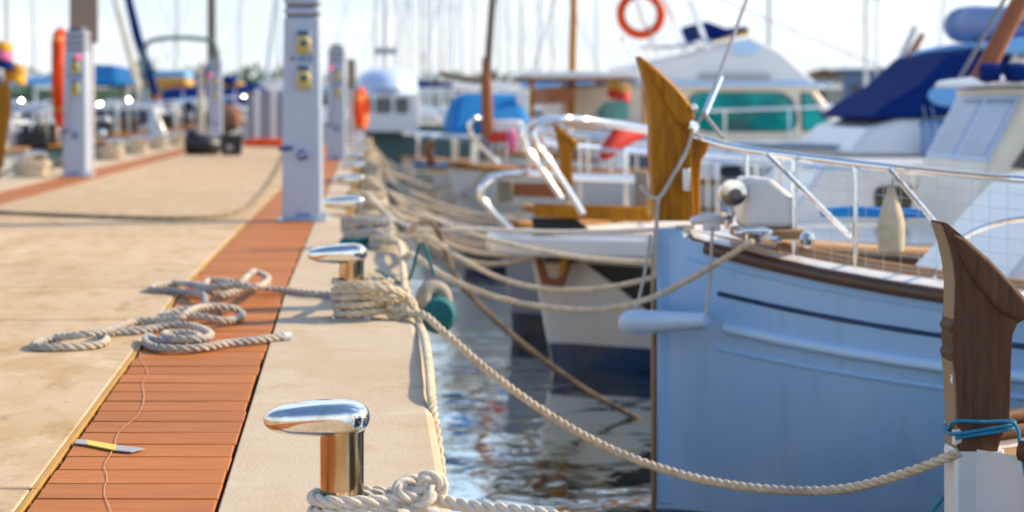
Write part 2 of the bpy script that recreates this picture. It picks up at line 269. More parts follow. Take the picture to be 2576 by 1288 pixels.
class MB:
    def __init__(s): s.v = []; s.f = []
    def add(s, vs, fs):
        o = len(s.v); s.v += [V(a) for a in vs]; s.f += [tuple(i+o for i in f) for f in fs]; return s
    def box(s, c, size, rot=None):
        c = V(c); h = V(size)/2; vs = []
        for x in (-1, 1):
            for y in (-1, 1):
                for z in (-1, 1):
                    p = V((x*h.x, y*h.y, z*h.z)); vs.append(c+(rot @ p if rot else p))
        return s.add(vs, [(0, 1, 3, 2), (4, 6, 7, 5), (0, 4, 5, 1), (2, 3, 7, 6), (0, 2, 6, 4), (1, 5, 7, 3)])
    def hexa(s, q0, q1):
        """two quads (4 corners each, same order) joined"""
        return s.add(list(q0)+list(q1), [(3, 2, 1, 0), (4, 5, 6, 7), (0, 1, 5, 4), (1, 2, 6, 5), (2, 3, 7, 6), (3, 0, 4, 7)])
    def prism(s, poly, off):
        """polygon of 3D points swept by the vector off"""
        n = len(poly); off = V(off); a = [V(p) for p in poly]
        vs = a+[p+off for p in a]
        fs = [tuple(range(n))[::-1], tuple(range(n, 2*n))]+[(i, (i+1) % n, (i+1) % n+n, i+n) for i in range(n)]
        return s.add(vs, fs)
    def tube(s, pts, r, seg=8, caps=True, flat=1.0):
        pts = [V(p) for p in pts]; T, N, B = frame_along(pts); n = len(pts)
        rr = r if isinstance(r, (list, tuple)) else [r]*n
        vs = []; fs = []
        for i in range(n):
            for k in range(seg):
                a = 2*math.pi*k/seg; vs.append(pts[i]+N[i]*(math.cos(a)*rr[i]*flat)+B[i]*(math.sin(a)*rr[i]))
        for i in range(n-1):
            for k in range(seg):
                k2 = (k+1) % seg; fs.append((i*seg+k, i*seg+k2, (i+1)*seg+k2, (i+1)*seg+k))
        if caps: fs += [tuple(range(seg))[::-1], tuple(range((n-1)*seg, n*seg))]
        return s.add(vs, fs)
    def rope(s, pts, d, pitch=3.4, seg=7, sub=9, phase=0., strands=3):
        """a laid rope: strands twisted about the path"""
        P_ = pitch*d; pts = resample([V(p) for p in pts], P_/sub); T, N, B = frame_along(pts)
        L = 0; Ls = [0]
        for a, c in zip(pts, pts[1:]): L += (c-a).length; Ls.append(L)
        ro = d*.275; rs = d*.258
        for j in range(strands):
            path = []
            for i, p in enumerate(pts):
                a = phase+2*math.pi*(j/strands+Ls[i]/P_); path.append(p+N[i]*(math.cos(a)*ro)+B[i]*(math.sin(a)*ro))
            s.tube(path, rs, seg)
        return s
    def lathe(s, prof, c=(0, 0, 0), axis='Z', seg=20, scale=(1, 1), rot=None):
        """prof: (radius, height) list"""
        c = V(c); vs = []; fs = []
        for (r, h) in prof:
            for k in range(seg):
                a = 2*math.pi*k/seg; x = math.cos(a)*r*scale[0]; y = math.sin(a)*r*scale[1]
                p = V((x, y, h)) if axis == 'Z' else V((h, x, y)) if axis == 'X' else V((x, h, y))
                vs.append(c+(rot @ p if rot else p))
        n = len(prof)
        for i in range(n-1):
            for k in range(seg):
                k2 = (k+1) % seg; fs.append((i*seg+k, i*seg+k2, (i+1)*seg+k2, (i+1)*seg+k))
        fs += [tuple(range(seg))[::-1], tuple(range((n-1)*seg, n*seg))]
        return s.add(vs, fs)
    def torus(s, c, R_, r, ax, n=40, seg=14):
        c = V(c); q = V((0, 0, 1)).rotation_difference(V(ax).normalized())
        vs = []; fs = []
        for i in range(n):
            a = 2*math.pi*i/n
            for k in range(seg):
                t_ = 2*math.pi*k/seg; rr = R_+math.cos(t_)*r
                vs.append(c+q @ V((math.cos(a)*rr, math.sin(a)*rr, math.sin(t_)*r)))
        for i in range(n):
            for k in range(seg):
                fs.append((i*seg+k, ((i+1) % n)*seg+k, ((i+1) % n)*seg+(k+1) % seg, i*seg+(k+1) % seg))
        return s.add(vs, fs)
    def grid(s, rows, closed=False):
        """list of equally long rows of points"""
        m = len(rows[0]); vs = [p for r in rows for p in r]; fs = []
        for i in range(len(rows)-1):
            for k in range(m-1 if not closed else m):
                fs.append((i*m+k, i*m+(k+1) % m, (i+1)*m+(k+1) % m, (i+1)*m+k))
        return s.add(vs, fs)
    def build(s, name, m, parent=None, smooth=True, bevel=0., seg=2, angle=38, label=None, solid=0.):
        me = bpy.data.meshes.new(name)
        o0 = parent.matrix_basis.translation if parent else V((0, 0, 0))
        if parent and parent.parent: o0 = o0+parent.parent.matrix_basis.translation
        me.from_pydata([tuple(a-o0) for a in s.v], [], s.f)
        bm = bmesh.new(); bm.from_mesh(me); bmesh.ops.recalc_face_normals(bm, faces=bm.faces); bm.to_mesh(me); bm.free()
        me.materials.append(M[m] if isinstance(m, str) else m)
        if smooth: me.shade_smooth(); me.set_sharp_from_angle(angle=math.radians(angle))
        o = bpy.data.objects.new(name, me); COL.objects.link(o)
        if parent: o.parent = parent
        if solid:
            md = o.modifiers.new('Solid', 'SOLIDIFY'); md.thickness = solid
        if bevel:
            md = o.modifiers.new('Bevel', 'BEVEL'); md.width = bevel; md.segments = seg; md.limit_method = 'ANGLE'; md.angle_limit = math.radians(35)
        if label: o['label'] = label
        return o

def tag(o, label, cat, group=None, kind=None):
    o['label'] = label
    if cat: o['category'] = cat
    if group: o['group'] = group
    if kind: o['kind'] = kind
    return o
def thing(name, loc, label, cat, group=None):
    o = bpy.data.objects.new(name, None); COL.objects.link(o); o.location = V(loc); o.empty_display_size = .1
    return tag(o, label, cat, group)
def copy_tree(root, loc, rot=None, label=None, group=None):
    r = root.copy(); COL.objects.link(r); r.location = V(loc)
    if rot is not None: r.rotation_euler = rot
    if label: r['label'] = label
    if group: r['group'] = group
    for ch in list(root.children):
        c = ch.copy(); COL.objects.link(c); c.parent = r
        for g in list(ch.children):
            d = g.copy(); COL.objects.link(d); d.parent = c
    return r

# ================================================================== WATER, LAND
def sheet(name, x0, x1, y0, y1, z, m):
    return MB().add([(x0, y0, z), (x1, y0, z), (x1, y1, z), (x0, y1, z)], [(0, 1, 2, 3)]).build(name, m, smooth=False)
w = sheet('water', -700, 900, -60, 1500, 0, 'water'); w['kind'] = 'structure'; w['label'] = 'rippled blue green harbour water'

# far wooded shore
mb = MB(); rows = []
for j, (dy, hs) in enumerate(((0, 0), (4, .55), (16, .9), (40, 1.0), (90, .4))):
    row = []
    for i in range(161):
        x = -160+i*3.2
        h = 4.2+1.5*max(0, min(1, -x/20))+.9*math.sin(x*.031+1)+.6*math.sin(x*.083)+.4*math.sin(x*.37+j)+R.uniform(-.5, .5)*(j > 0)
        row.append(V((x, 235+dy+R.uniform(-1, 1), max(.0, h*hs)-.2)))
    rows.append(row)
mb.grid(rows); o = mb.build('hills', 'leaf', smooth=False); o['kind'] = 'structure'; o['label'] = 'low dark green wooded shore across the harbour'
def leafclump(mb, c, r, n, rg):
    for _ in range(n):
        d = V((rg.gauss(0, 1), rg.gauss(0, 1), rg.gauss(0, 1))).normalized()*r*rg.uniform(.4, 1)
        a = V((rg.gauss(0, 1), rg.gauss(0, 1), rg.gauss(0, 1))).normalized(); b_ = a.orthogonal().normalized(); s_ = r*rg.uniform(.12, .25)
        p = c+d; mb.add([p-b_*s_, p+a*s_, p+b_*s_, p-a*s_*.7], [(0, 1, 2, 3)])
rg = random.Random(3); mb = MB()
for i in range(240):
    x = -150+i*1.95+rg.uniform(-2, 2)
    leafclump(mb, V((x, 232+rg.uniform(0, 14), 3.0+1.5*max(0, min(1, -x/20))+.9*math.sin(x*.031+1)+rg.uniform(-.6, .7))), rg.uniform(1.2, 2.0), 60, rg)
o = mb.build('foliage', 'leaf', smooth=False); tag(o, 'distant dark tree tops along the wooded shore', 'trees', kind='stuff')

def house(x0, x1, y0, h, wallm, roofm, label, gable=True):
    c = thing('house', ((x0+x1)/2, y0, 0), label, 'house')
    d = (x1-x0)*.7
    MB().box(((x0+x1)/2, y0+d/2, h/2-.5), (x1-x0, d, h+1)).build('wall', wallm, c, False)
    if gable:
        r = (x1-x0)*.22
        MB().prism([(x0-.4, y0-.4, h), (x1+.4, y0-.4, h), ((x0+x1)/2+.1, y0-.4, h+r)], (0, d+.8, 0)).build('roof', roofm, c, False)
    else:
        MB().box(((x0+x1)/2, y0+d/2, h+.15), (x1-x0+.6, d+.6, .3)).build('roof', roofm, c, False)
    for k in range(max(2, int((x1-x0)/2.6))):
        xx = x0+1.3+k*2.6
        if xx > x1-.8: break
        MB().box((xx, y0-.03, h*.62), (.9, .08, 1.2)).build('window', 'darkglass', c, False)
house(P(2030, 0, 190).x, P(2120, 0, 190).x, 190, 4.2, 'wallcream', 'rooftile', 'cream house with a brown tiled roof on the far shore')
house(P(2122, 0, 205).x, P(2230, 0, 205).x, 205, 4.9, 'wallblue', 'wallblue', 'flat roofed blue grey building on the far shore', False)
house(P(1180, 0, 215).x, P(1290, 0, 215).x, 215, 3.8, 'wallcream', 'rooftile', 'low pale house with a tiled roof behind the blue covered boat')

# ================================================================== DOCK
XR, XRC, XK, XS, XL, XLS, XLE = .176, .158, -.298, -.690, -2.55, -2.94, -3.42
YEND = 35.0
core = MB()
for (ya, yb) in ((-14., YB), (YB, YEND)):
    za, zb = dockz(ya)-.034, dockz(yb)-.034
    core.hexa([(XLE+.02, ya, -.6), (XR-.012, ya, -.6), (XR-.012, ya, za), (XLE+.02, ya, za)],
              [(XLE+.02, yb, -.6), (XR-.012, yb, -.6), (XR-.012, yb, zb), (XLE+.02, yb, zb)])
dock = core.build('dock', 'under', smooth=False)
dock['kind'] = 'structure'; dock['label'] = 'cream concrete dock with inset strips of red brown planks'
def slab(x0, x1, y0, y1, m, thick=.034, name='slab', side=None, bevel=.006):
    g = .013
    mb = MB(); y0 += g; y1 -= g
    a, c = dockz(y0), dockz(y1); t = thick
    mb.hexa([(x0, y0, a-t), (x1, y0, a-t), (x1, y0, a), (x0, y0, a)], [(x0, y1, c-t), (x1, y1, c-t), (x1, y1, c), (x0, y1, c)])
    return mb.build(name, m, dock, True, bevel)
joints = [-14, -9, -4, -.9, 1.7, 4.23, 6.77, YB, 8.75, 11.2, 13.6, 16.0, 18.5, 21., 23.5, 26., 29., 32., YEND]
for a, c in zip(joints, joints[1:]):
    slab(XL+.006, XS-.016, a, c, 'concrete')
kj = [-14, -8, -3.5, 1.6, 6.79, YB, 10.4, 13.2, 16.0, 19, 22, 25, 28, 31.5, YEND]
for a, c in zip(kj, kj[1:]):
    # kerb slab with chamfered outer edge and drop face
    mb = MB(); y0, y1 = a+.004, c-.004
    def prof(Y):
        z = dockz(Y); return [V((XK+.003, Y, z-.034)), V((XR, Y, z-.30)), V((XR+.004, Y, z-.024)), V((XR-.003, Y, z-.008)), V((XRC, Y, z)), V((XK+.003, Y, z))]
    p0, p1 = prof(y0), prof(y1); nn = len(p0)
    mb.add(p0+p1, [tuple(range(nn))[::-1], tuple(range(nn, 2*nn))]+[(i, (i+1) % nn, (i+1) % nn+nn, i+nn) for i in range(nn)])
    mb.build('slab', 'kerb', dock, False, .004)
    slab(XLE, XLS-.008, a, c, 'kerb')
mb = MB()
for (ya, yb) in ((-14., YB), (YB, YEND)):
    za, zb = dockz(ya)-.30, dockz(yb)-.30
    mb.hexa([(XR-.03, ya, -.6), (XR-.004, ya, -.6), (XR-.004, ya, za), (XR-.03, ya, za)], [(XR-.03, yb, -.6), (XR-.004, yb, -.6), (XR-.004, yb, zb), (XR-.03, yb, zb)])
mb.build('side_wall', 'dockside', dock, False)
# planks of the near strip, one by one
PITCH = .14
pl_me = None; y = 1.55; planks = 0; far = MB()
while y < YEND-.2:
    z = dockz(y); s_ = S_NEAR if y < YB else 0
    if y < 15.2:
        if pl_me is None:
            o = MB().box((0, 0, -.013), (XK-XS-.012, PITCH-.008, .024)).build('plank', 'plank', dock, True, .0035)
            pl_me = o
        else:
            o = pl_me.copy(); COL.objects.link(o)
        o.location = ((XS+XK)/2+R.uniform(-.0035, .0035), y, z-.002+R.uniform(-.0008, .0008)); o.rotation_euler = (math.atan(s_), R.uniform(-.002, .002), R.uniform(-.0025, .0025))
    else:
        far.box(((XS+XK)/2, y, z-.014), (XK-XS-.012, PITCH-.008, .024))
    y += PITCH
o = far.build('planking', 'plank', dock, False); o['kind'] = 'stuff'
far = MB(); y = -13.8
while y < 1.4:
    far.box(((XS+XK)/2, y, dockz(y)-.014), (XK-XS-.012, PITCH-.008, .024)); y += PITCH
y = -13.8
while y < YEND-.2:
    far.box(((XL+XLS)/2, y, dockz(y)-.014), (XL-XLS-.012, PITCH-.008, .024)); y += PITCH
o = far.build('planking', 'plank', dock, False); o['kind'] = 'stuff'
# golden edge strip beside the planks
for a, c in zip(joints, joints[1:]):
    mb = MB(); y0, y1 = a+.002, c-.002; wig = R.uniform(-.004, .004)
    mb.hexa([(XS-.015+wig, y0, dockz(y0)-.03), (XS-.002, y0, dockz(y0)-.03), (XS-.002, y0, dockz(y0)-.002), (XS-.015+wig, y0, dockz(y0)-.002)],
            [(XS-.015, y1, dockz(y1)-.03), (XS-.002, y1, dockz(y1)-.03), (XS-.002, y1, dockz(y1)-.002), (XS-.015, y1, dockz(y1)-.002)])
    mb.build('edge_strip', 'trim', dock, False, .002)
# pale scuff line wandering over the planks
pts = [(285, 1300), (262, 1235), (270, 1200), (262, 1170), (285, 1130), (300, 1085), (345, 1045), (362, 1005), (360, 960), (372, 935), (355, 905), (352, 880)]
path = resample(catmull([G(a, c, .0) for a, c in pts], 6), .02); mb = MB(); rows = []
for i, p in enumerate(path):
    t_ = (path[min(i+1, len(path)-1)]-path[max(i-1, 0)]).normalized(); s_ = V((-t_.y, t_.x, 0)).normalized()*(.0008+.0010*R.random())
    q = p+V((R.uniform(-.001, .001), 0, -.0002)); rows.append([q-s_, q+s_])
mb.grid(rows); mb.build('scuff_mark', 'scuff', dock, False)

# scrap of striped tape
tp = thing('tape_scrap', G(270, 1120), 'torn scrap of yellow and grey striped tape on the planks', 'tape')
def tapeq(q, m, name):
    MB().hexa([p-V((0, 0, .0015)) for p in q], [p+V((0, 0, .0012)) for p in q]).build(name, m, tp, False)
up = .0018
tapeq([G(188, 1115, up), G(222, 1119, up), G(216, 1107, up), G(193, 1106, up)], 'greytape', 'grey_stripe')
tapeq([G(222, 1119, up), G(290, 1133, up), G(294, 1120, up), G(216, 1107, up)], 'yellowtape', 'yellow_stripe')
tapeq([G(290, 1133, up), G(330, 1137, up), G(364, 1129, up), G(294, 1120, up)], 'greytape', 'grey_stripe')

# ================================================================== BOLLARDS
def make_bollard():
    root = thing('bollard', (0, 0, 0), '', 'bollard', 'steel bollards along the dock edge')
    MB().lathe([(.046, 0), (.046, .004), (.0435, .006), (.0425, .02), (.0425, .19), (.0445, .20)], seg=32).build('post', 'chrome_post', root)
    # head: lofted along x, long to the dock side
    rows = []; N_ = 30; S_ = 30
    x0, x1 = -.152, .054
    for i in range(N_+1):
        u = i/N_; u_ = .5-.5*math.cos(math.pi*u); x = x0+(x1-x0)*u_
        e = 1-abs(2*u_-1)**(3.6 if u_ < .5 else 5.5); e = max(e, 0)**.5
        hw = .052*e*(.86+.14*min(u_*1.7, 1))
        th = (.035*e)*(.78+.22*min(u_*1.9, 1))
        zc = .236-.006*(1-min(u_*1.4, 1))
        row = []
        for k in range(S_):
            a = 2*math.pi*k/S_; ca, sa = math.cos(a), math.sin(a)
            px = math.copysign(abs(ca)**.72, ca)*hw; pz = math.copysign(abs(sa)**.72, sa)*th
            if pz > 0: pz *= .92
            row.append(V((x, px, zc+pz-.012)))
        rows.append(row)
    MB().grid(rows, True).build('head', 'chrome', root, angle=80)
    MB().box((0, 0, .003), (.13, .13, .006)).build('base_plate', 'steel', root, True, .002)
    return root
BX, BY0, BSP = -.042, 3.847, 2.953
proto = make_bollard()
blab = {0: 'polished steel bollard with a white rope knotted round its foot',
        1: 'polished steel bollard wrapped in tan rope turns beside the loose coil',
        2: 'polished steel bollard heaped with knotted ropes and teal netting',
        3: 'polished steel bollard just beyond the one with teal netting'}
B = {}
for i in range(11):
    Y = BY0+BSP*i+(R.uniform(-.1, .1) if i > 2 else 0)
    loc = (BX+(R.uniform(-.012, .012) if i else 0), Y, dockz(Y)+.0005)
    rot = (math.atan(S_NEAR) if Y < YB else 0, 0, R.uniform(-.05, .05) if i else 0)
    lab = blab.get(i, 'small polished steel bollard farther along the roped dock edge')
    B[i] = proto if i == 0 else copy_tree(proto, loc, rot)
    B[i].location = loc; B[i].rotation_euler = rot; B[i]['label'] = lab
for i in range(7):
    Y = 19.2+BSP*i; o = copy_tree(proto, (-3.2, Y, ZD+.0005), (0, 0, math.pi), 'polished steel bollard on the dock edge behind the tall orange lifebuoy' if i == 0 else 'polished steel bollard on the planked dock edge by the crowded boats')

# ================================================================== ROPES ON THE DOCK
def rope_thing(name, path, d, m, label, group=None, cat='rope', **kw):
    o = MB().rope(path, d, **kw).build(name, m, angle=70); tag(o, label, cat, group); return o
def turns(c, hs, rad, ext, z0, jig=.0, sq=1.0):
    """points of rope turns about a post at c (x, y), stretched by ext to the right"""
    out = []
    for i, h in enumerate(hs):
        nx = hs[i+1] if i+1 < len(hs) else h
        for k, a in enumerate((200, 240, 280, 320, 0, 40, 80, 120, 160)):
            hh = h+(nx-h)*k/9
            ca, sa = math.cos(math.radians(a)), math.sin(math.radians(a))
            x = ca*rad+(ext*max(0, ca)**1.2 if ca > 0 else 0); y_ = sa*rad*(1 if ca < .3 else .8)
            out.append(V((c[0]+x, c[1]+y_*sq, z0+hh+R.uniform(-jig, jig))))
    return out
# -- first bollard
z0 = dockz(BY0); c0 = (BX, BY0)
K = V((.106, BY0-.015, z0+.080))
wrap = turns(c0, [.014, .041, .068], .056, .085, z0)
def knot(K, R1, r1, ax=None, n=26, turns_=2, lobes=3, a0=0., frac=.93):
    pts = []
    for i in range(int(n*frac)):
        t_ = a0+2*math.pi*turns_*i/n
        rr = R1+r1*math.cos(lobes*t_/turns_); p = V((math.cos(t_)*rr*1.15, math.sin(t_)*rr*.75, r1*1.25*math.sin(lobes*t_/turns_)))
        pts.append(K+(ax @ p if ax else p))
    return pts
q = Matrix.Rotation(math.radians(62), 3, 'X') @ Matrix.Rotation(math.radians(20), 3, 'Z')
kp = knot(K, .011, .006, q, 16, 1, 2, math.radians(150), .9)+knot(K, .0285, .0125, q, 34, 2, 3, math.radians(150), .92)
line1 = [K+V((.032, .012, -.012)), V((.185, 3.80, z0+.062)), V((.352, 3.68, .758)), V((.65, 3.40, .72)), V((1.0, 3.0, .72)), V((1.35, 2.55, .80)), V((1.52, 2.3, .90))]
path = catmull(wrap+[V((BX+.10, BY0+.03, z0+.066))]+kp+line1, 6)
r1 = rope_thing('mooring_rope', path, .0255, 'rope', 'fluffy white laid rope knotted round the foot of the clean bollard', cat='rope', sub=11, seg=9)
# stray fibres on that rope
rg = random.Random(5); fm = MB(); rp = resample(path, .004); T_, N_, B_ = frame_along(rp)
for i in range(0, len(rp)):
    if rp[i].x > .7: break
    for _ in range(3):
        a = rg.uniform(0, 2*math.pi); d = N_[i]*math.cos(a)+B_[i]*math.sin(a); p = rp[i]+d*.0118
        e = p+(d*rg.uniform(.4, 1)+T_[i]*rg.uniform(-1, 1)+V((rg.uniform(-.4, .4), rg.uniform(-.4, .4), rg.uniform(-.4, .4)))).normalized()*rg.uniform(.0025, .0065)
        s_ = T_[i].cross(d)*.00022; fm.add([p-s_, p+s_, e], [(0, 1, 2)])
fo = fm.build('fibre', 'rope', None, False); fo.parent = r1; fo['kind'] = 'stuff'
# free ends beside the knot
for (dx, dy, dz) in ((-.035, -.045, -.035), (.022, -.045, -.032)):
    e = MB().lathe([(.004, -.012), (.0115, -.006), (.0125, .004), (.010, .014), (.004, .019)], K+V((dx, dy, dz)), 'X', 12).build('frayed_end', 'rope', r1)
# -- second bollard: turns, knot, line to the near boat, loose tail
Y2 = B[1].location.y; z2 = dockz(Y2); c2 = (BX, Y2)
wr2 = turns(c2, [.018, .045, .073, .099, .124], .059, .075, z2, .004)
K2 = V((.125, Y2-.03, z2+.035))
kp2 = knot(K2, .028, .013, Matrix.Rotation(math.radians(70), 3, 'X'), 30, 2, 3, math.radians(170), .9)
def plane_pts(pA, YA, pB, YB_, mids):
    """points of a hanging line in the upright plane through its ends"""
    A, B2_ = P(*pA, YA), P(*pB, YB_); out = [A]
    dx, dy = B2_.x-A.x, B2_.y-A.y
    for (x, y) in mids:
        k = (x-CX)/F     # X = k*Y
        tt = (k*A.y-A.x)/(dx-k*dy); Y = A.y+dy*tt; out.append(P(x, y, Y))
    out.append(B2_); return out
YA_ = 5.02
l2 = plane_pts((1062, 790), 6.70, (2412, 1138), YA_, [(1120, 838), (1250, 950), (1400, 1055), (1560, 1140), (1750, 1203), (1950, 1232), (2120, 1230), (2280, 1190)])
path = catmull(wr2+[V((BX+.10, Y2+.03, z2+.11)), V((.10, Y2+.01, z2+.06))]+kp2+[V((.16, Y2-.06, z2+.02))]+l2, 6)
rope_thing('mooring_rope', path, .0255, 'rope_tan', 'long tan rope sagging from the coiled bollard to the brown carved stemhead', sub=9, seg=8)
# second rope over those turns, hanging along the dock edge
path = catmull([V((.02, Y2-.066, z2+.085)), V((.07, Y2-.075, z2+.075)), V((.12, Y2-.06, z2+.085)), V((.165, Y2-.02, z2+.06)), P(1052, 806, 6.72), P(1068, 850, 6.3), P(1080, 930, 5.62), P(1089, 1030, 5.15), V((.196, 5.0, .58)), V((.20, 4.95, .30)), V((.205, 4.93, -.05))], 8)
rope_thing('mooring_rope', path, .026, 'rope_tan', 'tan rope draped along the kerb edge and down towards the water')
path = catmull([V((-.02, Y2-.07, z2+.105)), V((.05, Y2-.085, z2+.11)), V((.11, Y2-.05, z2+.10)), V((.13, Y2+.1, z2+.07)), V((.15, Y2+.5, z2+.05)), V((.16, Y2+1.2, z2+.06)), V((.165, Y2+2.2, ZD+.06)), V((.14, Y2+2.75, ZD+.05)), V((.04, Y2+2.88, ZD+.06))], 8)
rope_thing('mooring_rope', path, .028, 'rope_tan', 'tan rope running along the kerb between two wrapped bollards')
# loose tail and coil on the planks
CO = [(838, 742, 0), (780, 738, 0), (715, 730, 0), (670, 724, .01), (625, 722, .02), (585, 735, .015), (553, 742, .012), (525, 730, .03), (528, 706, .04), (560, 706, .045), (600, 712, .045), (622, 694, .04), (645, 684, .03), (668, 694, .02), (668, 712, .035), (640, 722, .05), (590, 718, .05),
      (540, 722, .045), (490, 716, .02), (440, 712, 0), (395, 718, 0), (383, 728, 0), (430, 731, 0), (480, 735, .005), (508, 738, .02), (516, 752, .012), (520, 768, .0), (550, 770, .0), (568, 778, .005), (530, 783, .01), (470, 778, .012), (425, 786, .006), (405, 795, 0),
      (440, 792, .02), (500, 796, .022), (560, 806, .01), (600, 800, .0), (606, 785, 0), (580, 774, .02), (520, 772, .03), (480, 782, .035), (450, 800, .022), (400, 806, .005), (345, 808, 0), (300, 822, 0), (262, 834, .02), (205, 842, .02), (140, 850, 0), (95, 860, 0), (92, 872, 0), (140, 874, 0), (200, 872, 0), (252, 866, 0), (268, 853, 0), (256, 842, 0), (290, 836, 0), (350, 832, 0),
      (410, 822, 0), (460, 818, .005), (505, 826, .01), (530, 842, .008), (500, 853, .02), (450, 852, .022), (415, 846, .01), (425, 838, .0), (470, 838, 0), (500, 846, .0), (470, 858, .01), (400, 856, .008), (372, 846, .0), (368, 862, 0), (395, 874, 0), (450, 878, 0), (510, 874, 0), (570, 864, 0), (640, 856, 0), (700, 848, 0), (727, 846, 0)]
path = catmull([V((BX-.058, Y2-.02, z2+.09))]+[G(x, y, .0128+h) for x, y, h in CO], 6)
cr_ = rope_thing('coiled_rope', path, .0255, 'rope_coil', 'loose grey and tan rope lying in loops across the red brown planks', sub=9, seg=8)
e = path[-1]; tdir = (path[-1]-path[-4]).normalized()
MB().tube([e-tdir*.02, e+tdir*.006], .0138, 12).build('whipping', 'whitepaint', cr_)

# -- third bollard: heap
Y3 = B[2].location.y; z3 = dockz(Y3)
path = catmull(turns((BX, Y3), [.05, .085, .115, .14], .06, .12, z3, .008)+[V((.14, Y3-.05, z3+.05)), V((.2, Y3-.1, z3-.03)), V((.215, Y3-.12, z3-.3)), V((.22, Y3-.1, -.05))], 6)
rope_thing('mooring_rope', path, .03, 'rope_grey', 'grey rope turns heaped on the bollard with teal netting')
net = MB()
for i in range(7):
    a = i*.9; net.tube(catmull([V((BX+math.cos(a+k*.7)*(.062+.012*math.sin(k*2+i)), Y3+math.sin(a+k*.7)*.066, z3+.012+.006*i+.008*math.sin(k*1.7+i))) for k in range(9)], 4), .011, 6)
tag(net.build('netting', 'teal', angle=60), 'bundle of teal netting wrapped round the foot of a bollard', 'netting')
path = catmull([V((.03, Y3-.08, z3+.02)), V((.07, Y3-.13, z3+.02)), V((.13, Y3-.06, z3+.05)), V((.11, Y3+.04, z3+.05)), V((.05, Y3-.02, z3+.06)), V((.12, Y3-.12, z3+.06)), V((.15, Y3-.02, z3+.03)), V((.08, Y3-.1, z3+.04)), V((.03, Y3-.03, z3+.02))], 8)
rope_thing('mooring_rope', path, .032, 'rope_grey', 'grey tangle of knotted rope beside the teal netting')

# ================================================================== MOORING LINES TO THE BOATS
def line(pA, YA, pB, YBb, mids, d, m, label, group=None, pre=None, laid=True, post=None):
    pts = plane_pts(pA, YA, pB, YBb, mids)
    path = catmull((pre or [])+pts+(post or []), 9)
    if laid: return rope_thing('mooring_rope', path, d, m, label, group, sub=7, seg=6)
    o = MB().tube(path, d/2, 8).build('mooring_rope', m); return tag(o, label, 'rope', group)
b3 = V((.05, Y3-.03, z3+.09)); b3b = V((.05, Y3+.02, z3+.12))
line((1050, 648), 8.25, (1893, 606), 6.86, [(1120, 694), (1220, 738), (1330, 766), (1440, 779), (1540, 774), (1640, 748), (1760, 688)], .024, 'rope_tan', 'tan rope looping low from the netted bollard to the chrome fairlead', pre=[b3, V((.16, Y3-.2, z3+.05)), V((.195, 8.9, ZD+.03))])
line((1070, 596), 9.75, (1672, 690), 7.75, [(1150, 644), (1240, 692), (1330, 720), (1430, 730), (1530, 722), (1600, 709)], .023, 'rope_tan', 'tan rope sagging behind the pale blue bow from the dock', pre=[b3b, V((.16, Y3, z3+.06))])
Y4 = B[3].location.y; z4 = dockz(Y4); b4 = V((.02, Y4-.05, z4+.13)); b4b = V((.02, Y4-.05, z4+.09))
line((1040, 573), 10.6, (1745, 571), 7.3, [(1200, 577), (1400, 583), (1580, 580)], .020, 'rope', 'thin white rope drawn nearly straight to the pale blue bow', pre=[b4])
line((1080, 548), 11.6, (1665, 660), 7.8, [(1180, 586), (1300, 618), (1440, 645), (1560, 656)], .023, 'rope_tan', 'tan rope dropping from the dock edge behind the white fender', pre=[b4b])
line((1085, 560), 10.1, (1602, 1052), 9.64, [(1150, 700), (1240, 800), (1350, 893), (1480, 985)], .03, 'rope_dirty', 'dirty brown mooring rope slanting down into the water', pre=[V((.04, Y3+.03, z3+.07)), V((.165, Y3+.12, z3+.05))], post=[P(1660, 1085, 9.5)])
for i in range(3, 11):
    if i in B:
        Yb_ = B[i].location.y
        o = MB().rope(catmull(turns((BX, Yb_), [.02, .06, .10, .13], .06, .11, ZD, .008)+[V((.19, Yb_-.1, ZD-.05)), V((.2, Yb_-.1, .1))], 5), .032, sub=6, seg=5).build('mooring_rope', 'rope_tan')
        tag(o, 'tan rope turns piled round a far bollard on the dock edge', 'rope', 'rope turns on the far bollards')
for i in range(7):
    Yb_ = 19.2+BSP*i; mb = MB()
    for k in range(5):
        rr = .10+.03*R.random(); mb.tube([V((-3.2+rr*math.cos(a*.7)*1.4, Yb_+rr*math.sin(a*.7), ZD+.02+.03*k+.01*math.sin(a))) for a in range(10)], .018, 6)
    mb.tube(catmull([V((-3.25, Yb_, ZD+.12)), V((-3.45, Yb_, ZD+.05)), V((-3.9, Yb_+.1, ZD-.25)), V((-4.4, Yb_+.2, ZD-.05))], 6), .016, 6)
    tag(mb.build('mooring_rope', 'rope_tan'), 'yellowish rope heap round a bollard beside the crowded boats', 'rope', 'rope heaps along the crowded side')

# hose on the concrete
pts = [G(-60, 530, .012), G(0, 534, .012), G(150, 541, .012), G(300, 547, .012), G(430, 549, .012), G(540, 545, .012), G(610, 525, .012), G(655, 490, .012), G(690, 440, .012), G(708, 405, .012), G(714, 385, .012)]
tag(MB().tube(catmull(pts, 10), .013, 8).build('hose', 'rope_dirty'), 'thin brown hose curving over the pale concrete to the tall pedestal', 'hose')

# round fender hanging at the kerb
fc = P(1092, 752, 7.35); fd = thing('fender', fc, 'round cream fender with a dark teal net hanging at the dock edge', 'fender')
MB().torus(fc, .042, .030, (.35, -.9, .25), 36, 14).build('ring', 'dirtyfoam', fd)
MB().lathe([(.02, -.045), (.055, -.042), (.070, -.012), (.068, .02), (.04, .035), (.01, .038)], fc+V((.012, -.01, -.056)), 'Y', 20).build('net_bag', 'teal', fd)
MB().tube(catmull([fc+V((0, 0, .09)), fc+V((-.04, .1, .2)), V((.17, 7.7, ZD+.02)), V((.05, 8.2, ZD+.02))], 6), .006, 6).build('lanyard', 'teal', fd)

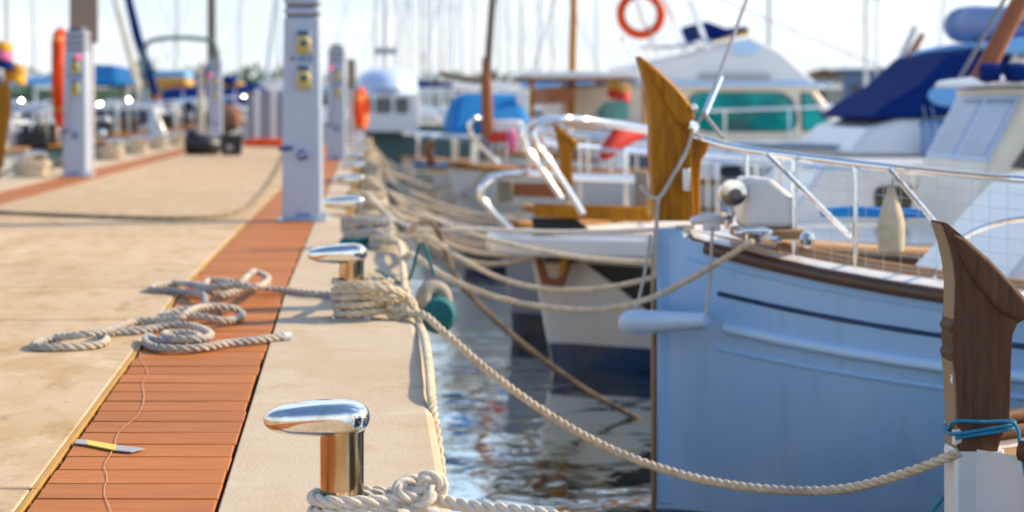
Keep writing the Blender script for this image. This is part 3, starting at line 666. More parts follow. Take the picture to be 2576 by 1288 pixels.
# ================================================================== PEDESTALS
def make_pedestal():
    r = thing('service_pedestal', (0, 0, 0), '', 'pedestal', 'service pedestals on the dock')
    w0, w1, d0, d1, h = .118, .108, .105, .098, 1.225
    def q(w_, d_, z): return [V((-w_, -d_, z)), V((w_, -d_, z)), V((w_, d_, z)), V((-w_, d_, z))]
    MB().hexa(q(w0, d0, .012), q(w1, d1, h)).build('body', 'pedestal', r, True, .014, 3)
    for k in range(3):
        z = h+.008+k*.062
        MB().hexa(q(w1-.014, d1-.014, z-.014), q(w1-.014, d1-.014, z+.008)).build('groove', 'darkcap', r, False)
        MB().hexa(q(w1, d1, z+.008), q(w1, d1, z+.052)).build('cap_ring', 'pedestal', r, True, .018, 3)
    MB().hexa(q(w1-.02, d1-.02, h+.19), q(w1-.05, d1-.05, h+.235)).build('lamp_cap', 'darkcap', r, True, .01)
    MB().box((0, 0, .007), (.31, .30, .012)).build('base_flange', 'pedestal', r, True, .004)
    for z in (1.075, .865):
        y_ = -(d0+(d1-d0)*z/h)
        so = MB().box((.012, y_-.012, z), (.10, .024, .135)).build('socket', 'pedestal', r, True, .006)
        MB().lathe([(.045, 0), (.045, -.022), (.036, -.032), (.010, -.034)], (.018, y_-.022, z-.008), 'Y', 24).build('lid', 'olive', so)
        MB().lathe([(.020, 0), (.020, -.008), (.004, -.010)], (.018, y_-.055, z-.008), 'Y', 18).build('cap', 'sockdark', so)
        MB().box((.012, y_-.030, z+.055), (.066, .02, .026)).build('hinge', 'sockdark', so, True, .003)
        MB().box((.018, y_-.03, z-.058), (.095, .014, .018)).build('catch', 'olive', so, True, .003)
    y_ = -(d0-.006)
    MB().lathe([(.014, 0), (.014, -.014), (.003, -.016)], (-.052, y_+.008, .975), 'Y', 14).build('switch', 'darkcap', r)
    MB().box((.005, y_, .975), (.05, .012, .028)).build('label_plate', 'greypvc', r, True, .002)
    MB().lathe([(.016, 0), (.016, -.010), (.003, -.012)], (.055, y_+.004, .975), 'Y', 14).build('button', 'greypvc', r)
    v = MB().lathe([(.018, 0), (.028, -.012), (.030, -.030), (.018, -.046), (.004, -.05)], (.008, y_, .398), 'Y', 20).build('valve', 'bluevalve', r)
    MB().lathe([(.010, 0), (.010, -.03), (.002, -.033)], (.008, y_-.045, .398), 'Y', 12).build('spout', 'steel', v)
    MB().tube([(-.05, y_, .44), (-.10, y_-.015, .437), (-.135, y_-.02, .432)], [.012, .014, .011], 10).build('tap_handle', 'bluevalve', r)
    MB().box((.01, y_-.004, .035), (.085, .008, .04)).build('name_plate', 'greypvc', r, False)
    MB().box((w0+.012, -.02, .035), (.03, .06, .045)).build('anchor_lug', 'pedestal', r, True, .004)
    return r
pe = make_pedestal()
pp = [(-.368, 12.05, -.07, 'tall white service pedestal with two round yellow sockets by the hose'),
      (-2.79, 19.4, -.16, 'white service pedestal with a pink lamp beside the tall orange lifebuoy'),
      (-.34, 25.2, -.12, 'white service pedestal with a pink lamp beside the small orange lifebuoy'),
      (-2.35, 31.5, 0, 'slim pale pedestal behind the black bag near the dock end')]
peds = []
for i, (x, y, rz, lab) in enumerate(pp):
    o = pe if i == 0 else copy_tree(pe, (x, y, ZD))
    o.rotation_euler = (0, 0, rz)
    o.location = (x, y, ZD); o['label'] = lab; peds.append(o)
    if i:
        l = MB().lathe([(.024, 0), (.024, -.02), (.016, -.032), (.003, -.036)], V((x+(.045 if i == 1 else -.06), y-.10, ZD+1.16)), 'Y', 16).build('lamp', 'pink', o)
        MB().tube(catmull([V((x+.0, y-.115, ZD+.86)), V((x-.04, y-.13, ZD+.7)), V((x-.07, y-.13, ZD+.5)), V((x-.03, y-.13, ZD+.42))], 6), .008, 6).build('cable', 'rope_grey', o)

# ================================================================== LIFEBUOY STANDS
def buoy_stand(x, y, side, label_s, label_b, D=.80, post_w=.20, zc=1.05, ax=(1, -.28, 0), top=1.75):
    st = thing('lifebuoy_stand', (x, y, ZD), label_s, 'post')
    MB().box((x, y, ZD+(top-.45)/2), (post_w*.72, .06, top-.45)).build('post', 'whitepaint', st, True, .006)
    MB().box((x, y+.005, ZD+top-.22), (post_w, .075, .5)).build('board', 'greyboard', st, True, .006)
    MB().box((x+side*post_w*.5, y, ZD+zc+.16), (post_w*.5, .03, .04)).build('bracket', 'steel', st, False)
    c = V((x+side*(post_w*.42+.10), y-.06, ZD+zc)); bu = thing('lifebuoy', c-V((0, 0, D/2)), label_b, 'lifebuoy', 'orange lifebuoys')
    MB().torus(c, D/2-.075, .075, ax, 44, 16).build('ring', 'orange', bu)
    qq = V((0, 0, 1)).rotation_difference(V(ax).normalized())
    for k in range(4):
        a = math.pi/4+k*math.pi/2; p = c+qq @ V((math.cos(a)*(D/2-.075), math.sin(a)*(D/2-.075), 0)); t_ = qq @ V((-math.sin(a), math.cos(a), 0))
        MB().tube([p-t_*.03, p+t_*.03], .079, 16).build('band', 'tancloth', bu)
    MB().tube([c+qq @ V((math.cos(a*.131)*(D/2+.01), math.sin(a*.131)*(D/2+.01), .02*math.sin(a))) for a in range(49)], .008, 6).build('grab_line', 'orange', bu)
    return st
buoy_stand(P(211, 0, 20.4).x, 20.4, -1, 'grey topped post standing behind a white pedestal with an orange ring', 'tall orange lifebuoy hung edge-on beside the white pedestal', D=1.02, post_w=.29, zc=.97, ax=(1, .10, .02), top=1.80)
buoy_stand(P(884, 0, 32).x, 32, 1, 'pale post with a grey top carrying the small orange ring', 'small orange lifebuoy hung edge-on on the far pale post', D=.68, post_w=.14, zc=.62, ax=(1, -.2, .02), top=1.40)

# ================================================================== THINGS ON THE FAR DOCK
c = P(583, 391, 27.4); bn = thing('crate', V((c.x, c.y, ZD)), 'black plastic crate with a round pale emblem on the far dock', 'crate')
def qd(x, y, a, d, z): return [V((x-a, y-d, z)), V((x+a, y-d, z)), V((x+a, y+d, z)), V((x-a, y+d, z))]
MB().hexa(qd(c.x, c.y, .13, .12, ZD), qd(c.x, c.y, .155, .14, ZD+.27)).build('body', 'blackplastic', bn, True, .012)
MB().hexa(qd(c.x, c.y, .165, .15, ZD+.255), qd(c.x, c.y, .165, .15, ZD+.29)).build('rim', 'blackplastic', bn, True, .008)
MB().lathe([(.045, 0), (.045, -.006), (.040, -.007)], (c.x-.02, c.y-.132, ZD+.11), 'Y', 20).build('emblem', 'greytape', bn)
MB().box((c.x+.09, c.y-.12, ZD+.012), (.10, .05, .02)).build('foot_strip', 'teal', bn, False)
c = P(508, 391, 27.8); rows = []
for j, (h, k) in enumerate(((0, .8), (.07, 1.02), (.16, 1.0), (.24, .78), (.29, .45), (.305, .08))):
    rows.append([V((c.x+math.cos(a)*.26*k*(1+.12*math.sin(3*a+j))-(.05*j*(.5-k*.4)), c.y+math.sin(a)*.22*k*(1+.1*math.cos(2*a+j)), ZD+h*(1+.35*(math.cos(a) < 0)*.5))) for a in [2*math.pi*i/22 for i in range(22)]])
bag = MB().grid(rows, True); bag = bag.build('bag', 'blackplastic', angle=70); tag(bag, 'slumped black bag lying on the far dock beside the crate', 'bag')
# red bordered gate of grey panels at the dock end
gx0, gx1, gy = P(622, 0, 33.4).x, P(722, 0, 33.4).x, 33.4
gt = thing('gate', ((gx0+gx1)/2, gy, ZD), 'grey panelled gate between white posts at the dock end', 'gate')
for xx in (P(647, 0, gy).x, P(688, 0, gy).x):
    MB().box((xx, gy, ZD+.48), (.085, .08, .96)).build('post', 'whitepaint', gt, True, .006)
for (a, c_) in ((622, 640), (654, 681), (695, 720)):
    xa, xb = P(a, 0, gy).x, P(c_, 0, gy).x
    MB().box(((xa+xb)/2, gy+.02, ZD+.47), (xb-xa, .03, .80)).build('panel', 'panelgrey', gt, False)
MB().box(((gx0+gx1)/2, gy+.02, ZD+.9), (gx1-gx0, .04, .03)).build('top_bar', 'panelgrey', gt, False)
mb = MB(); mb.tube([(gx0-.02, gy-.55, ZD+.065), (gx0+.2, gy-.56, ZD+.07), (gx1-.1, gy-.55, ZD+.068), (gx1+.02, gy-.55, ZD+.06)], [.05, .066, .066, .05], 14)
tag(mb.build('oil_boom', 'orange'), 'red orange padded roll lying across the dock below the grey gate', 'roll')

# ================================================================== BOATS
class Hull:
    """bow at (bx, by), running aft along +x (dirx=1) or -x (dirx=-1); z counted from the water"""
    def __init__(s, bx, by, L, B_, zb, zm, zs=None, dirx=1, Lf=None, rake=0., stern='transom', kb=.5, km=.88, stem=.035, draft=.35, sheer=None, pw=2.3):
        s.bx, s.by, s.L, s.Bh, s.zb, s.zm, s.zs, s.d, s.Lf, s.rake, s.stern, s.kb, s.km, s.stem, s.draft = bx, by, L, B_/2, zb, zm, zs or zm, dirx, Lf or .4*L, rake, stern, kb, km, stem, draft
        s.sh = sheer or .28*L; s.pw = pw
    def bd(s, x):
        b = s.Bh*(1-(1-min(max(x, 0)/s.Lf, 1))**s.pw)
        if x > .6*s.L:
            u = (x-.6*s.L)/(.4*s.L)
            b *= (1-.28*u*u) if s.stern == 'transom' else math.sqrt(max(1-u*u, 0))
        return max(b, s.stem)
    def zd(s, x):
        return s.zm+(s.zb-s.zm)*math.exp(-x/s.sh)+(s.zs-s.zm)*(max(x/s.L-.5, 0)*2)**2
    def S(s, x, v, side, off=0.):
        """v 0 gunwale, 1 waterline, >1 below"""
        b0 = s.bd(x); k = s.kb+(s.km-s.kb)*min(x/(.5*s.L), 1)
        xr = s.rake*min(v, 1.2)*(1-min(x/(.5*s.L), 1))
        if v <= 1:
            b = b0*(1-(1-k)*v**1.35); z = s.zd(x)*(1-v)
        else:
            u = (v-1)/.35; b = b0*k*(1-u*.8); z = -s.draft*u
        b = max(b, s.stem)+off
        return V((s.bx+s.d*(x+xr), s.by+side*b, z))
    def xs(s, n=30, x0=0, x1=None):
        x1 = s.L if x1 is None else x1
        return [x0+(x1-x0)*(i/n)**1.5 for i in range(n+1)]
    def shell(s, v0, v1, nv=8, n=30):
        mb = MB(); X = s.xs(n)
        vv = [v0+(v1-v0)*j/nv for j in range(nv+1)]
        rows = [[s.S(x, v, -1) for v in vv][::-1]+[s.S(x, v, 1) for v in vv] for x in X]
        # stem closes both sides; sides are separate sheets joined over the stem
        for side in (-1, 1): mb.grid([[s.S(x, v, side) for v in vv] for x in X])
        mb.grid([[s.S(0, v, -1), s.S(0, v, 1)] for v in vv])
        if s.stern == 'transom': mb.grid([[s.S(s.L, v, -1), s.S(s.L, v, 1)] for v in vv])
        return mb
    def deck(s, drop=.03, n=24):
        mb = MB(); rows = []
        for x in s.xs(n):
            b = max(s.bd(x)-.005, .01); z = s.zd(x)-drop
            rows.append([V((s.bx+s.d*x, s.by+t_*b, z+.04*(1-t_*t_)*s.Bh*.5)) for t_ in (-1, -.5, 0, .5, 1)])
        return mb.grid(rows)
    def belt(s, v, r, side=-1, x0=0., x1=None, off=0., n=26, seg=8, dz=0.):
        return [s.S(x0+((x1 or s.L)-x0)*i/n, v, side, off)+V((0, 0, dz)) for i in range(n+1)]

def base_boat(name, H, label, hullm='white', bootm='navy', vb=.86, deckm='white', railm='mahogany', cat='boat', rail_r=.022, group=None):
    b = thing(name, (H.bx, H.by, 0), label, cat, group)
    H.shell(0, vb).build('hull', hullm, b, angle=50)
    H.shell(vb, 1.33, 4).build('boot_stripe', bootm, b, angle=50)
    H.deck().build('deck', deckm, b)
    if railm:
        for side in (-1, 1):
            MB().tube(H.belt(0, 0, side, 0, None, .004), rail_r, 8).build('rub_rail', railm, b)
    return b
def rails(b, H, h, xs_, r=.014, m='rail', inset=.05, x1=None, side=(-1, 1), front=True):
    x1 = x1 or xs_[-1]
    for sd in side:
        pts = [H.S(xs_[0]+(x1-xs_[0])*i/14, 0, sd, -inset)+V((0, 0, h*(1-.12*i/14))) for i in range(15)]
        MB().tube(catmull(pts, 3), r, 8).build('hand_rail', m, b)
        for x in xs_:
            p = H.S(x, 0, sd, -inset); t_ = (x-xs_[0])/max(x1-xs_[0], .01)
            MB().tube([p-V((0, 0, .02)), p+V((0, 0, h*(1-.12*t_)))], r*.8, 7).build('stanchion', m, b)
    if front:
        a, c = H.S(xs_[0], 0, -1, -inset)+V((0, 0, h)), H.S(xs_[0], 0, 1, -inset)+V((0, 0, h))
        f = (a+c)/2+V((-H.d*.22, 0, .0)); MB().tube(catmull([a, (a+f)/2+V((-H.d*.04, -.03, 0)), f, (c+f)/2+V((-H.d*.04, .03, 0)), c], 5), r, 8).build('hand_rail', m, b)
def cabin(b, H, prof, width, m='white', name='cabin', wins=(), winm='darkglass', taper=.85, bevel=.03):
    """prof: (x, z) polygon in boat coordinates; wins: lists of (x, z) polygons on both sides"""
    zmax = max(z for x, z in prof); zmin = min(z for x, z in prof)
    def wd(z): return width/2*(1-(1-taper)*(z-zmin)/max(zmax-zmin, .01))
    mb = MB(); n_ = len(prof)
    vs = [V((H.bx+H.d*x, H.by-wd(z), z)) for x, z in prof]+[V((H.bx+H.d*x, H.by+wd(z), z)) for x, z in prof]
    mb.add(vs, [tuple(range(n_))[::-1], tuple(range(n_, 2*n_))]+[(i, (i+1) % n_, (i+1) % n_+n_, i+n_) for i in range(n_)])
    cb = mb.build(name, m, b, True, bevel, 3, 30)
    for wn in wins:
        pl = wn if isinstance(wn, list) else list(wn)
        for sd in (-1, 1):
            vs = [V((H.bx+H.d*x, H.by+sd*(wd(z)+.004), z)) for x, z in pl]
            MB().prism(vs, (0, sd*.012, 0)).build('window', winm, cb, False)
    return cb
def rounded(x0, z0, x1, z1, r=.06, sl=0.):
    """rounded quad polygon, top edge shifted by sl"""
    c = [(x0+r, z0+r, 180), (x1-r, z0+r, 270), (x1-r, z1-r, 0), (x0+r, z1-r, 90)]; out = []
    for (cx, cz, a) in c:
        for k in range(4):
            t_ = math.radians(a+30*k); x = cx+r*math.cos(t_); z = cz+r*math.sin(t_); out.append((x+sl*(z-z0)/(z1-z0), z))
    return out
def mast(b, foot, top, r, m='alu', name='mast', spread=0., stays=()):
    foot, top = V(foot), V(top)
    o = MB().tube([foot, foot.lerp(top, .6), top], [r, r*.92, r*.6], 10).build(name, m, b)
    if spread:
        for k in (.42, .7):
            p = foot.lerp(top, k); MB().tube([p-V((0, spread, 0)), p, p+V((0, spread, 0))], r*.35, 6).build('spreader', m, o)
            MB().tube([p-V((spread, 0, 0)), p, p+V((spread, 0, 0))], r*.35, 6).build('spreader', m, o)
    for s_ in stays: MB().tube([top, V(s_)], .008, 5).build('stay', 'wire', b)
    return o

def stemhead(b, out, lobe, Y, thick, m, edge=None, name='stemhead'):
    """carved stem: outline and raised lobe as picture outlines at distance Y, cut from a thick board"""
    mb = MB().prism([P(x, y, Y) for x, y in out], (0, thick, 0))
    o = mb.build(name, m, b, True, .007, 2, 25)
    # raised lobe on both cheeks
    MB().prism([P(x, y, Y)+V((0, -.012, 0)) for x, y in lobe], (0, thick+.024, 0)).build('carved_lobe', m, o, True, .011, 3, 25)
    return o

# ------------------------------------------------------------------ near boat: weathered stemhead
HA = Hull(P(2412, 0, YA_).x, YA_+.055, 6.5, 2.3, CAMZ-.868, .55, dirx=1, Lf=2.3, stem=.05, kb=.45, pw=2.0)
bA = base_boat('wooden_boat', HA, 'white wooden boat with a tall weathered brown carved stemhead', 'whitepaint', 'navy', .9, 'teak', None)
for sd in (-1, 1):
    MB().tube(HA.belt(0, 0, sd, .13, None, .006, dz=.015), .026, 10).build('rub_rail', 'woodold', bA)
    MB().tube(HA.belt(0, 0, sd, .15, None, -.012, dz=.055), .018, 10).build('rub_rail', 'woodold', bA)
MB().box((HA.bx+.055, HA.by, CAMZ-1.27), (.125, .105, .80)).build('stem_post', 'whitepaint', bA, True, .008)
outA = [(2411, 1136), (2410, 1060), (2408, 1000), (2405, 945), (2400, 915), (2393, 893), (2400, 880), (2396, 855), (2399, 838), (2392, 826), (2400, 812), (2404, 760), (2405, 710), (2402, 670), (2395, 630), (2384, 590), (2370, 561), (2374, 558), (2385, 562), (2430, 600),
        (2490, 652), (2540, 705), (2580, 750), (2592, 775), (2585, 800), (2560, 815), (2548, 845), (2545, 900), (2543, 1000), (2540, 1065), (2520, 1100), (2510, 1136)]
lobA = [(2392, 585), (2430, 602), (2490, 655), (2540, 708), (2578, 752), (2588, 776), (2580, 797), (2558, 806), (2525, 792), (2490, 758), (2455, 715), (2425, 665), (2405, 620)]
shA = stemhead(bA, outA, lobA, YA_, .105, 'woodold')
MB().prism([P(x, y, YA_)+V((-.004, .006, 0)) for x, y in [(2410, 1132), (2408, 1050), (2404, 945), (2399, 915), (2406, 910), (2416, 950), (2418, 1050), (2418, 1132)]], (0, .093, 0)).build('pale_front', 'woodedge', shA, True, .004)  # paler brown strip over the stem's front face
MB().prism([P(x, y, YA_)+V((-.004, .006, 0)) for x, y in [(2404, 806), (2406, 712), (2400, 660), (2388, 610), (2372, 563), (2380, 570), (2398, 620), (2410, 670), (2414, 720), (2412, 800)]], (0, .093, 0)).build('pale_front', 'woodedge', shA, True, .004)
MB().prism([P(x, y, YA_)+V((-.006, .012, 0)) for x, y in [(2403, 944), (2406, 953), (2404, 962), (2409, 974), (2413, 960), (2410, 946)]], (0, .016, 0)).build('paint_chip', 'whitepaint', shA, False)
MB().prism([P(x, y, YA_)+V((-.006, -.0015, 0)) for x, y in [(2409, 1085), (2409, 1120), (2424, 1112), (2428, 1088), (2418, 1078)]], (0, .03, 0)).build('paint_chip', 'whitepaint', shA, False)
# blue cord round the stemhead
cx0 = HA.bx; zc = P(0, 1088, YA_).z; pts = []
for k in range(2):
    dz = .010*k
    pts += [V((cx0-.012, YA_-.012, zc+dz-.012)), V((cx0+.05, YA_-.014, zc+dz-.002)), V((cx0+.13, YA_-.016, zc+dz+.012)), V((cx0+.15, YA_+.05, zc+dz+.012)), V((cx0+.13, YA_+.12, zc+dz+.008)), V((cx0, YA_+.117, zc+dz-.004)), V((cx0-.012, YA_+.05, zc+dz-.008))]
pts += [V((cx0-.012, YA_-.012, zc+.03)), V((cx0+.06, YA_-.02, zc+.03)), V((cx0+.128, YA_-.035, zc+.028)), V((cx0+.136, YA_-.06, zc-.03)), V((cx0+.14, YA_-.1, zc-.12)), V((cx0+.15, YA_-.12, zc-.25)), V((cx0+.155, YA_-.12, zc-.6))]
tag(MB().tube(catmull(pts, 6), .0046, 8).build('cord', 'rope_blue'), 'bright blue cord wound round the weathered stemhead and hanging down', 'cord')
tag(MB().tube(catmull([P(2412, 1200, YA_+.12), P(2385, 1235, YA_+.15), P(2345, 1288, YA_+.2), P(2280, 1370, YA_+.3), P(2200, 1460, YA_+.4)], 6), .0055, 8).build('cord', 'rope_blue'), 'blue cord slanting down from below the weathered stemhead', 'cord')

# ------------------------------------------------------------------ neighbour on the near side: takes the white line, mirrored in the bollard
HN = Hull(1.42, 2.05, 7, 2.4, .92, .75, Lf=2.4, stem=.05, kb=.5)
bN = base_boat('wooden_boat', HN, 'dark navy wooden boat seen mirrored in the polished bollard', 'navy', 'redwood', .9, 'teak', 'wood')
MB().prism([V((1.40, 2.0, .85)), V((1.34, 2.0, 1.45)), V((1.46, 2.0, 1.30)), V((1.50, 2.0, 1.2)), V((1.50, 2.0, .85))], (0, .1, 0)).build('stemhead', 'wood', bN, True, .01)
cabin(bN, HN, [(1.8, .7), (5, .7), (5, 1.5), (2.2, 1.5)], 1.5, 'white', 'cabin', [rounded(2.5, 1.0, 3.4, 1.35, .05)], 'darkglass')

# ------------------------------------------------------------------ main boat: pale blue hull
YM = 7.4
HB = Hull(P(1648, 0, YM).x, YM, 7.2, 2.6, 1.055, .80, .84, Lf=2.6, stem=.045, kb=.52, km=.9, stern='point', sheer=.85)
bB = base_boat('wooden_boat', HB, 'pale blue double-ended boat with a tall varnished stemhead and dark rub rail', 'hullblue', 'navy', .975, 'white', None)
for sd in (-1, 1):
    MB().tube(HB.belt(0, 0, sd, .16, None, .012, 40, dz=-.012), .026, 10).build('rub_rail', 'mahogany', bB)
    # white covering board inside the rub rail
    rows = []
    for x in HB.xs(36, .12): rows.append([HB.S(x, 0, sd, .0)+V((0, 0, .012)), HB.S(x, 0, sd, -min(.06, HB.bd(x)*.5))+V((0, 0, .034)), HB.S(x, 0, sd, -min(.12, HB.bd(x)*.8))+V((0, 0, .034))])
    MB().grid(rows).build('covering_board', 'white', bB)
    MB().tube([p+V((0, 0, .052)) for p in HB.belt(0, 0, sd, .4, None, -.135, 36)], .017, 8).build('toe_rail', 'teak', bB)
    MB().tube(HB.belt(.285, 0, sd, .22, None, .004, 40), .021, 10).build('moulding', 'moulding', bB)
    MB().tube(HB.belt(.165, 0, sd, .20, None, -.004, 40), .0105, 8).build('dark_line', 'navy', bB)
    MB().tube(HB.belt(.065, 0, sd, .10, None, -.006, 40), .009, 8).build('seam', 'hullblue', bB)
    MB().tube(HB.belt(.365, 0, sd, .20, 1.15, -.004, 20), .010, 8).build('seam', 'hullblue', bB)
MB().box((HB.bx-.004, HB.by, .42), (.018, .05, 1.1)).build('stem_band', 'woodedge', bB, True, .006)
MB().box((HB.bx+.05, HB.by, .55), (.10, .10, 1.02)).build('stem_post', 'hullblue', bB, True, .01)
outB = [(1648, 556), (1645, 480), (1640, 420), (1637, 380), (1639, 330), (1636, 280), (1628, 225), (1618, 180), (1605, 141), (1612, 142), (1650, 170), (1695, 210), (1728, 248), (1747, 276), (1748, 296), (1742, 318), (1738, 335), (1740, 370), (1742, 430), (1745, 500), (1748, 556)]
lobB = [(1622, 160), (1652, 175), (1694, 213), (1726, 250), (1744, 278), (1745, 296), (1738, 318), (1722, 322), (1704, 312), (1690, 290), (1672, 255), (1650, 215)]
stemhead(bB, outB, lobB, YM-.05, .10, 'wood')
MB().prism([P(x, y, YM-.03) for x, y in [(1742, 552), (1740, 470), (1738, 385), (1728, 352), (1750, 348), (1776, 352), (1786, 366), (1778, 386), (1766, 400), (1762, 450), (1762, 552)]], (0, .07, 0)).build('inner_post', 'wood', bB, True, .008)
MB().box(P(1726, 452, YM-.075), (.028, .02, .085)).build('bracket', 'steel', bB, True, .004)
MB().tube([P(1742, 322, YM-.07), P(1748, 316, YM-.08)], .022, 12).build('bolt', 'chrome', bB)
MB().lathe([(.003, -.016), (.012, -.012), (.016, 0), (.012, .012), (.003, .016)], P(1746, 272, YM-.07), 'Y', 12).build('bolt', 'chrome', bB)
# bow rail, both sides
for sd in (-1,):
    def rl(x, h): return HB.S(x, 0, sd, -.10)+V((0, 0, h))
    hs = lambda x: .405-.05*math.exp(-x/.5)
    pts = [P(1742, 342, YM+sd*.03)]+[rl(x, hs(x)) for x in (.25, .45, .7, 1.0, 1.4, 1.9, 2.4)]
    MB().tube(catmull(pts, 6), .0145, 12).build('hand_rail', 'rail', bB)
    for x in (.30, .44, .62, 1.12, 1.2, 1.75, 2.3):
        MB().tube([rl(x, .0), rl(x, hs(x))], .0085, 8).build('stanchion', 'rail', bB)
    nm = MB(); Xn = [.3+i*.05 for i in range(40)]
    for k in range(1, 8):
        nm.tube([rl(x, hs(x)*k/8) for x in Xn], .0011, 3, False)
    for x in Xn: nm.tube([rl(x, .02), rl(x, hs(x))], .0011, 3, False)
    nm.build('net', 'whitepaint', bB, False)
# diagonal brace tubes
for (a, c_, yy) in (((1931, 388), (2140, 596), 6.98), ((2238, 425), (2420, 640), 6.72)):
    MB().tube([P(*a, yy), P(*c_, yy+.12)], .009, 10).build('brace', 'rail', bB)
# windlass with white housing
wz = V((P(1930, 0, 7.15).x, 7.15, 0)); wl = MB()
zt, zb_ = P(0, 445, 7.1).z, P(0, 572, 7.1).z
xa, xb = P(1868, 0, 7.1).x, P(2000, 0, 7.1).x
wl.prism([(xa, 7.05, zb_), (xb, 7.05, zb_), (xb, 7.05, zb_+.10), (xa+.09, 7.05, zt), (xa, 7.05, zt)], (0, .2, 0))
wlo = wl.build('windlass', 'white', bB, True, .02, 3)
MB().lathe([(.012, -.03), (.046, -.028), (.046, -.018), (.026, -.012), (.022, .012), (.044, .022), (.044, .03)], P(1842, 484, 7.02), 'Y', 28).build('drum', 'chrome', wlo)
MB().lathe([(.02, 0), (.018, -.016), (.004, -.02)], P(1852, 488, 6.98), 'Y', 16).build('hub', 'darkcap', wlo)
MB().box(((xa+xb)/2+.0, 7.12, zb_-.02), (xb-xa+.04, .25, .035)).build('windlass_base', 'teak', bB, True, .006)
# cleats and fairleads
def cleat(p, L_, m, nm='cleat', horn=.014):
    MB().tube([p+V((-L_/2, 0, .03)), p+V((-L_/4, 0, .036)), p+V((L_/4, 0, .036)), p+V((L_/2, 0, .03))], [horn*.7, horn, horn, horn*.7], 10).build(nm, m, bB)
    MB().box(p+V((0, 0, .012)), (L_*.4, .03, .035)).build(nm, m, bB, True, .004)
cleat(P(1790, 577, 7.15), .15, 'whitepaint', 'white_cleat', .019); cleat(P(1895, 606, 6.95), .13, 'chrome')
MB().lathe([(.008, 0), (.01, .03), (.028, .045), (.030, .06), (.016, .075)], P(1828, 575, 7.1), 'Z', 16).build('mushroom_vent', 'chrome', bB)
MB().lathe([(.004, -.03), (.022, -.02), (.03, 0), (.022, .02), (.004, .03)], P(2030, 602, 6.9), 'Z', 18).build('mushroom_vent', 'chrome', bB)
MB().tube([P(1895, 606, 7.0)+V((0, 0, .02)), P(1960, 618, 6.9)+V((0, 0, .02))], .012, 8).build('fairlead', 'chrome', bB)
# low white coach roof with a blue portlight
fx = lambda px, yy: P(px, 0, yy).x-HB.bx
cabin(bB, HB, [(1.02, .78), (4.2, .78), (4.2, 1.28), (1.75, 1.30), (1.42, 1.24)], 1.15, 'white', 'coach_roof', [rounded(1.75, .95, 2.05, 1.12, .05, .03), rounded(2.3, .95, 2.7, 1.12, .05)], 'blueglass', .86, .05)
MB().tube(catmull([P(2350, 700, 6.75), P(2410, 610, 6.75), P(2500, 565, 6.7), P(2620, 545, 6.6)], 6), .010, 8).build('grab_rail', 'rail', bB)
# items lying on the deck
c = P(2242, 640, 6.75); ft = thing('fender', c, 'cream bottle shaped fender standing inside the bow rail', 'fender')
MB().lathe([(.02, 0), (.042, .012), (.045, .04), (.045, .10), (.038, .14), (.024, .185), (.016, .21), (.014, .225)], c, 'Z', 20).build('body', 'cream', ft)
MB().tube([c+V((0, 0, .22)), c+V((.01, -.01, .30)), HB.S(1.16, 0, -1, -.10)+V((0, 0, .40))], .005, 6).build('lanyard', 'rope_grey', ft)
rc = MB().tube([P(2065, 535, 7.7), P(2150, 532, 7.7), P(2240, 535, 7.7), P(2335, 537, 7.7)], [.018, .022, .021, .016], 12).build('rolled_cover', 'bluecloth'); tag(rc, 'bright blue rolled cover lying on the white foredeck behind the net', 'cover')
# forestay and bridle
MB().tube([P(1893, -40, 7.9), P(1772, 288, 7.4)], .0065, 6).build('forestay', 'wire', bB)
MB().tube([P(1812, 195, 7.55), P(1772, 288, 7.4)], .013, 8).build('turnbuckle', 'rail', bB)
MB().tube([P(1772, 288, 7.4), P(1744, 322, YM-.05)], .007, 6).build('bridle', 'rope_grey', bB)
MB().tube([P(1772, 288, 7.4), P(1818, 346, 7.15)], .007, 6).build('bridle', 'rope_grey', bB)
tag(MB().tube(catmull([P(1744, 330, YM-.075), P(1730, 372, YM-.07), P(1700, 430, YM-.08), P(1668, 485, YM-.08), P(1657, 500, YM-.08), P(1652, 560, YM-.07), P(1648, 700, YM-.07)], 6), .0075, 8).build('rope', 'rope_grey'), 'grey rope tied down the varnished stemhead', 'rope')
tag(MB().tube(catmull([P(1612, 470, YM+.05), P(1640, 495, YM-.02), P(1657, 500, YM-.08)], 6), .008, 8).build('rope', 'rope_grey'), 'short grey rope end behind the varnished stemhead', 'rope')
# white fender slung across the bow
fd = thing('fender', P(1670, 815, 7.25), 'long pale fender slung level across the pale blue bow', 'fender')
fa, fb = P(1562, 812, 7.30), P(1782, 806, 7.02); dd = (fb-fa)
ts = [0, .03, .09, .2, .4, .6, .8, .93, .98, 1.0]; rs_ = [.01, .03, .043, .046, .042, .037, .033, .030, .024, .008]
MB().tube([fa+dd*t_ for t_ in ts], rs_, 18).build('body', 'shadedfender', fd)
for (a, c_) in ((fa+dd*.16, P(1636, 590, 7.35)), (fa+dd*.97, P(1792, 572, 7.12))):
    MB().tube([a+V((0, 0, .02)), a.lerp(c_, .5)+V((.005, 0, 0)), c_], .006, 7).build('lanyard', 'rope_grey', fd)

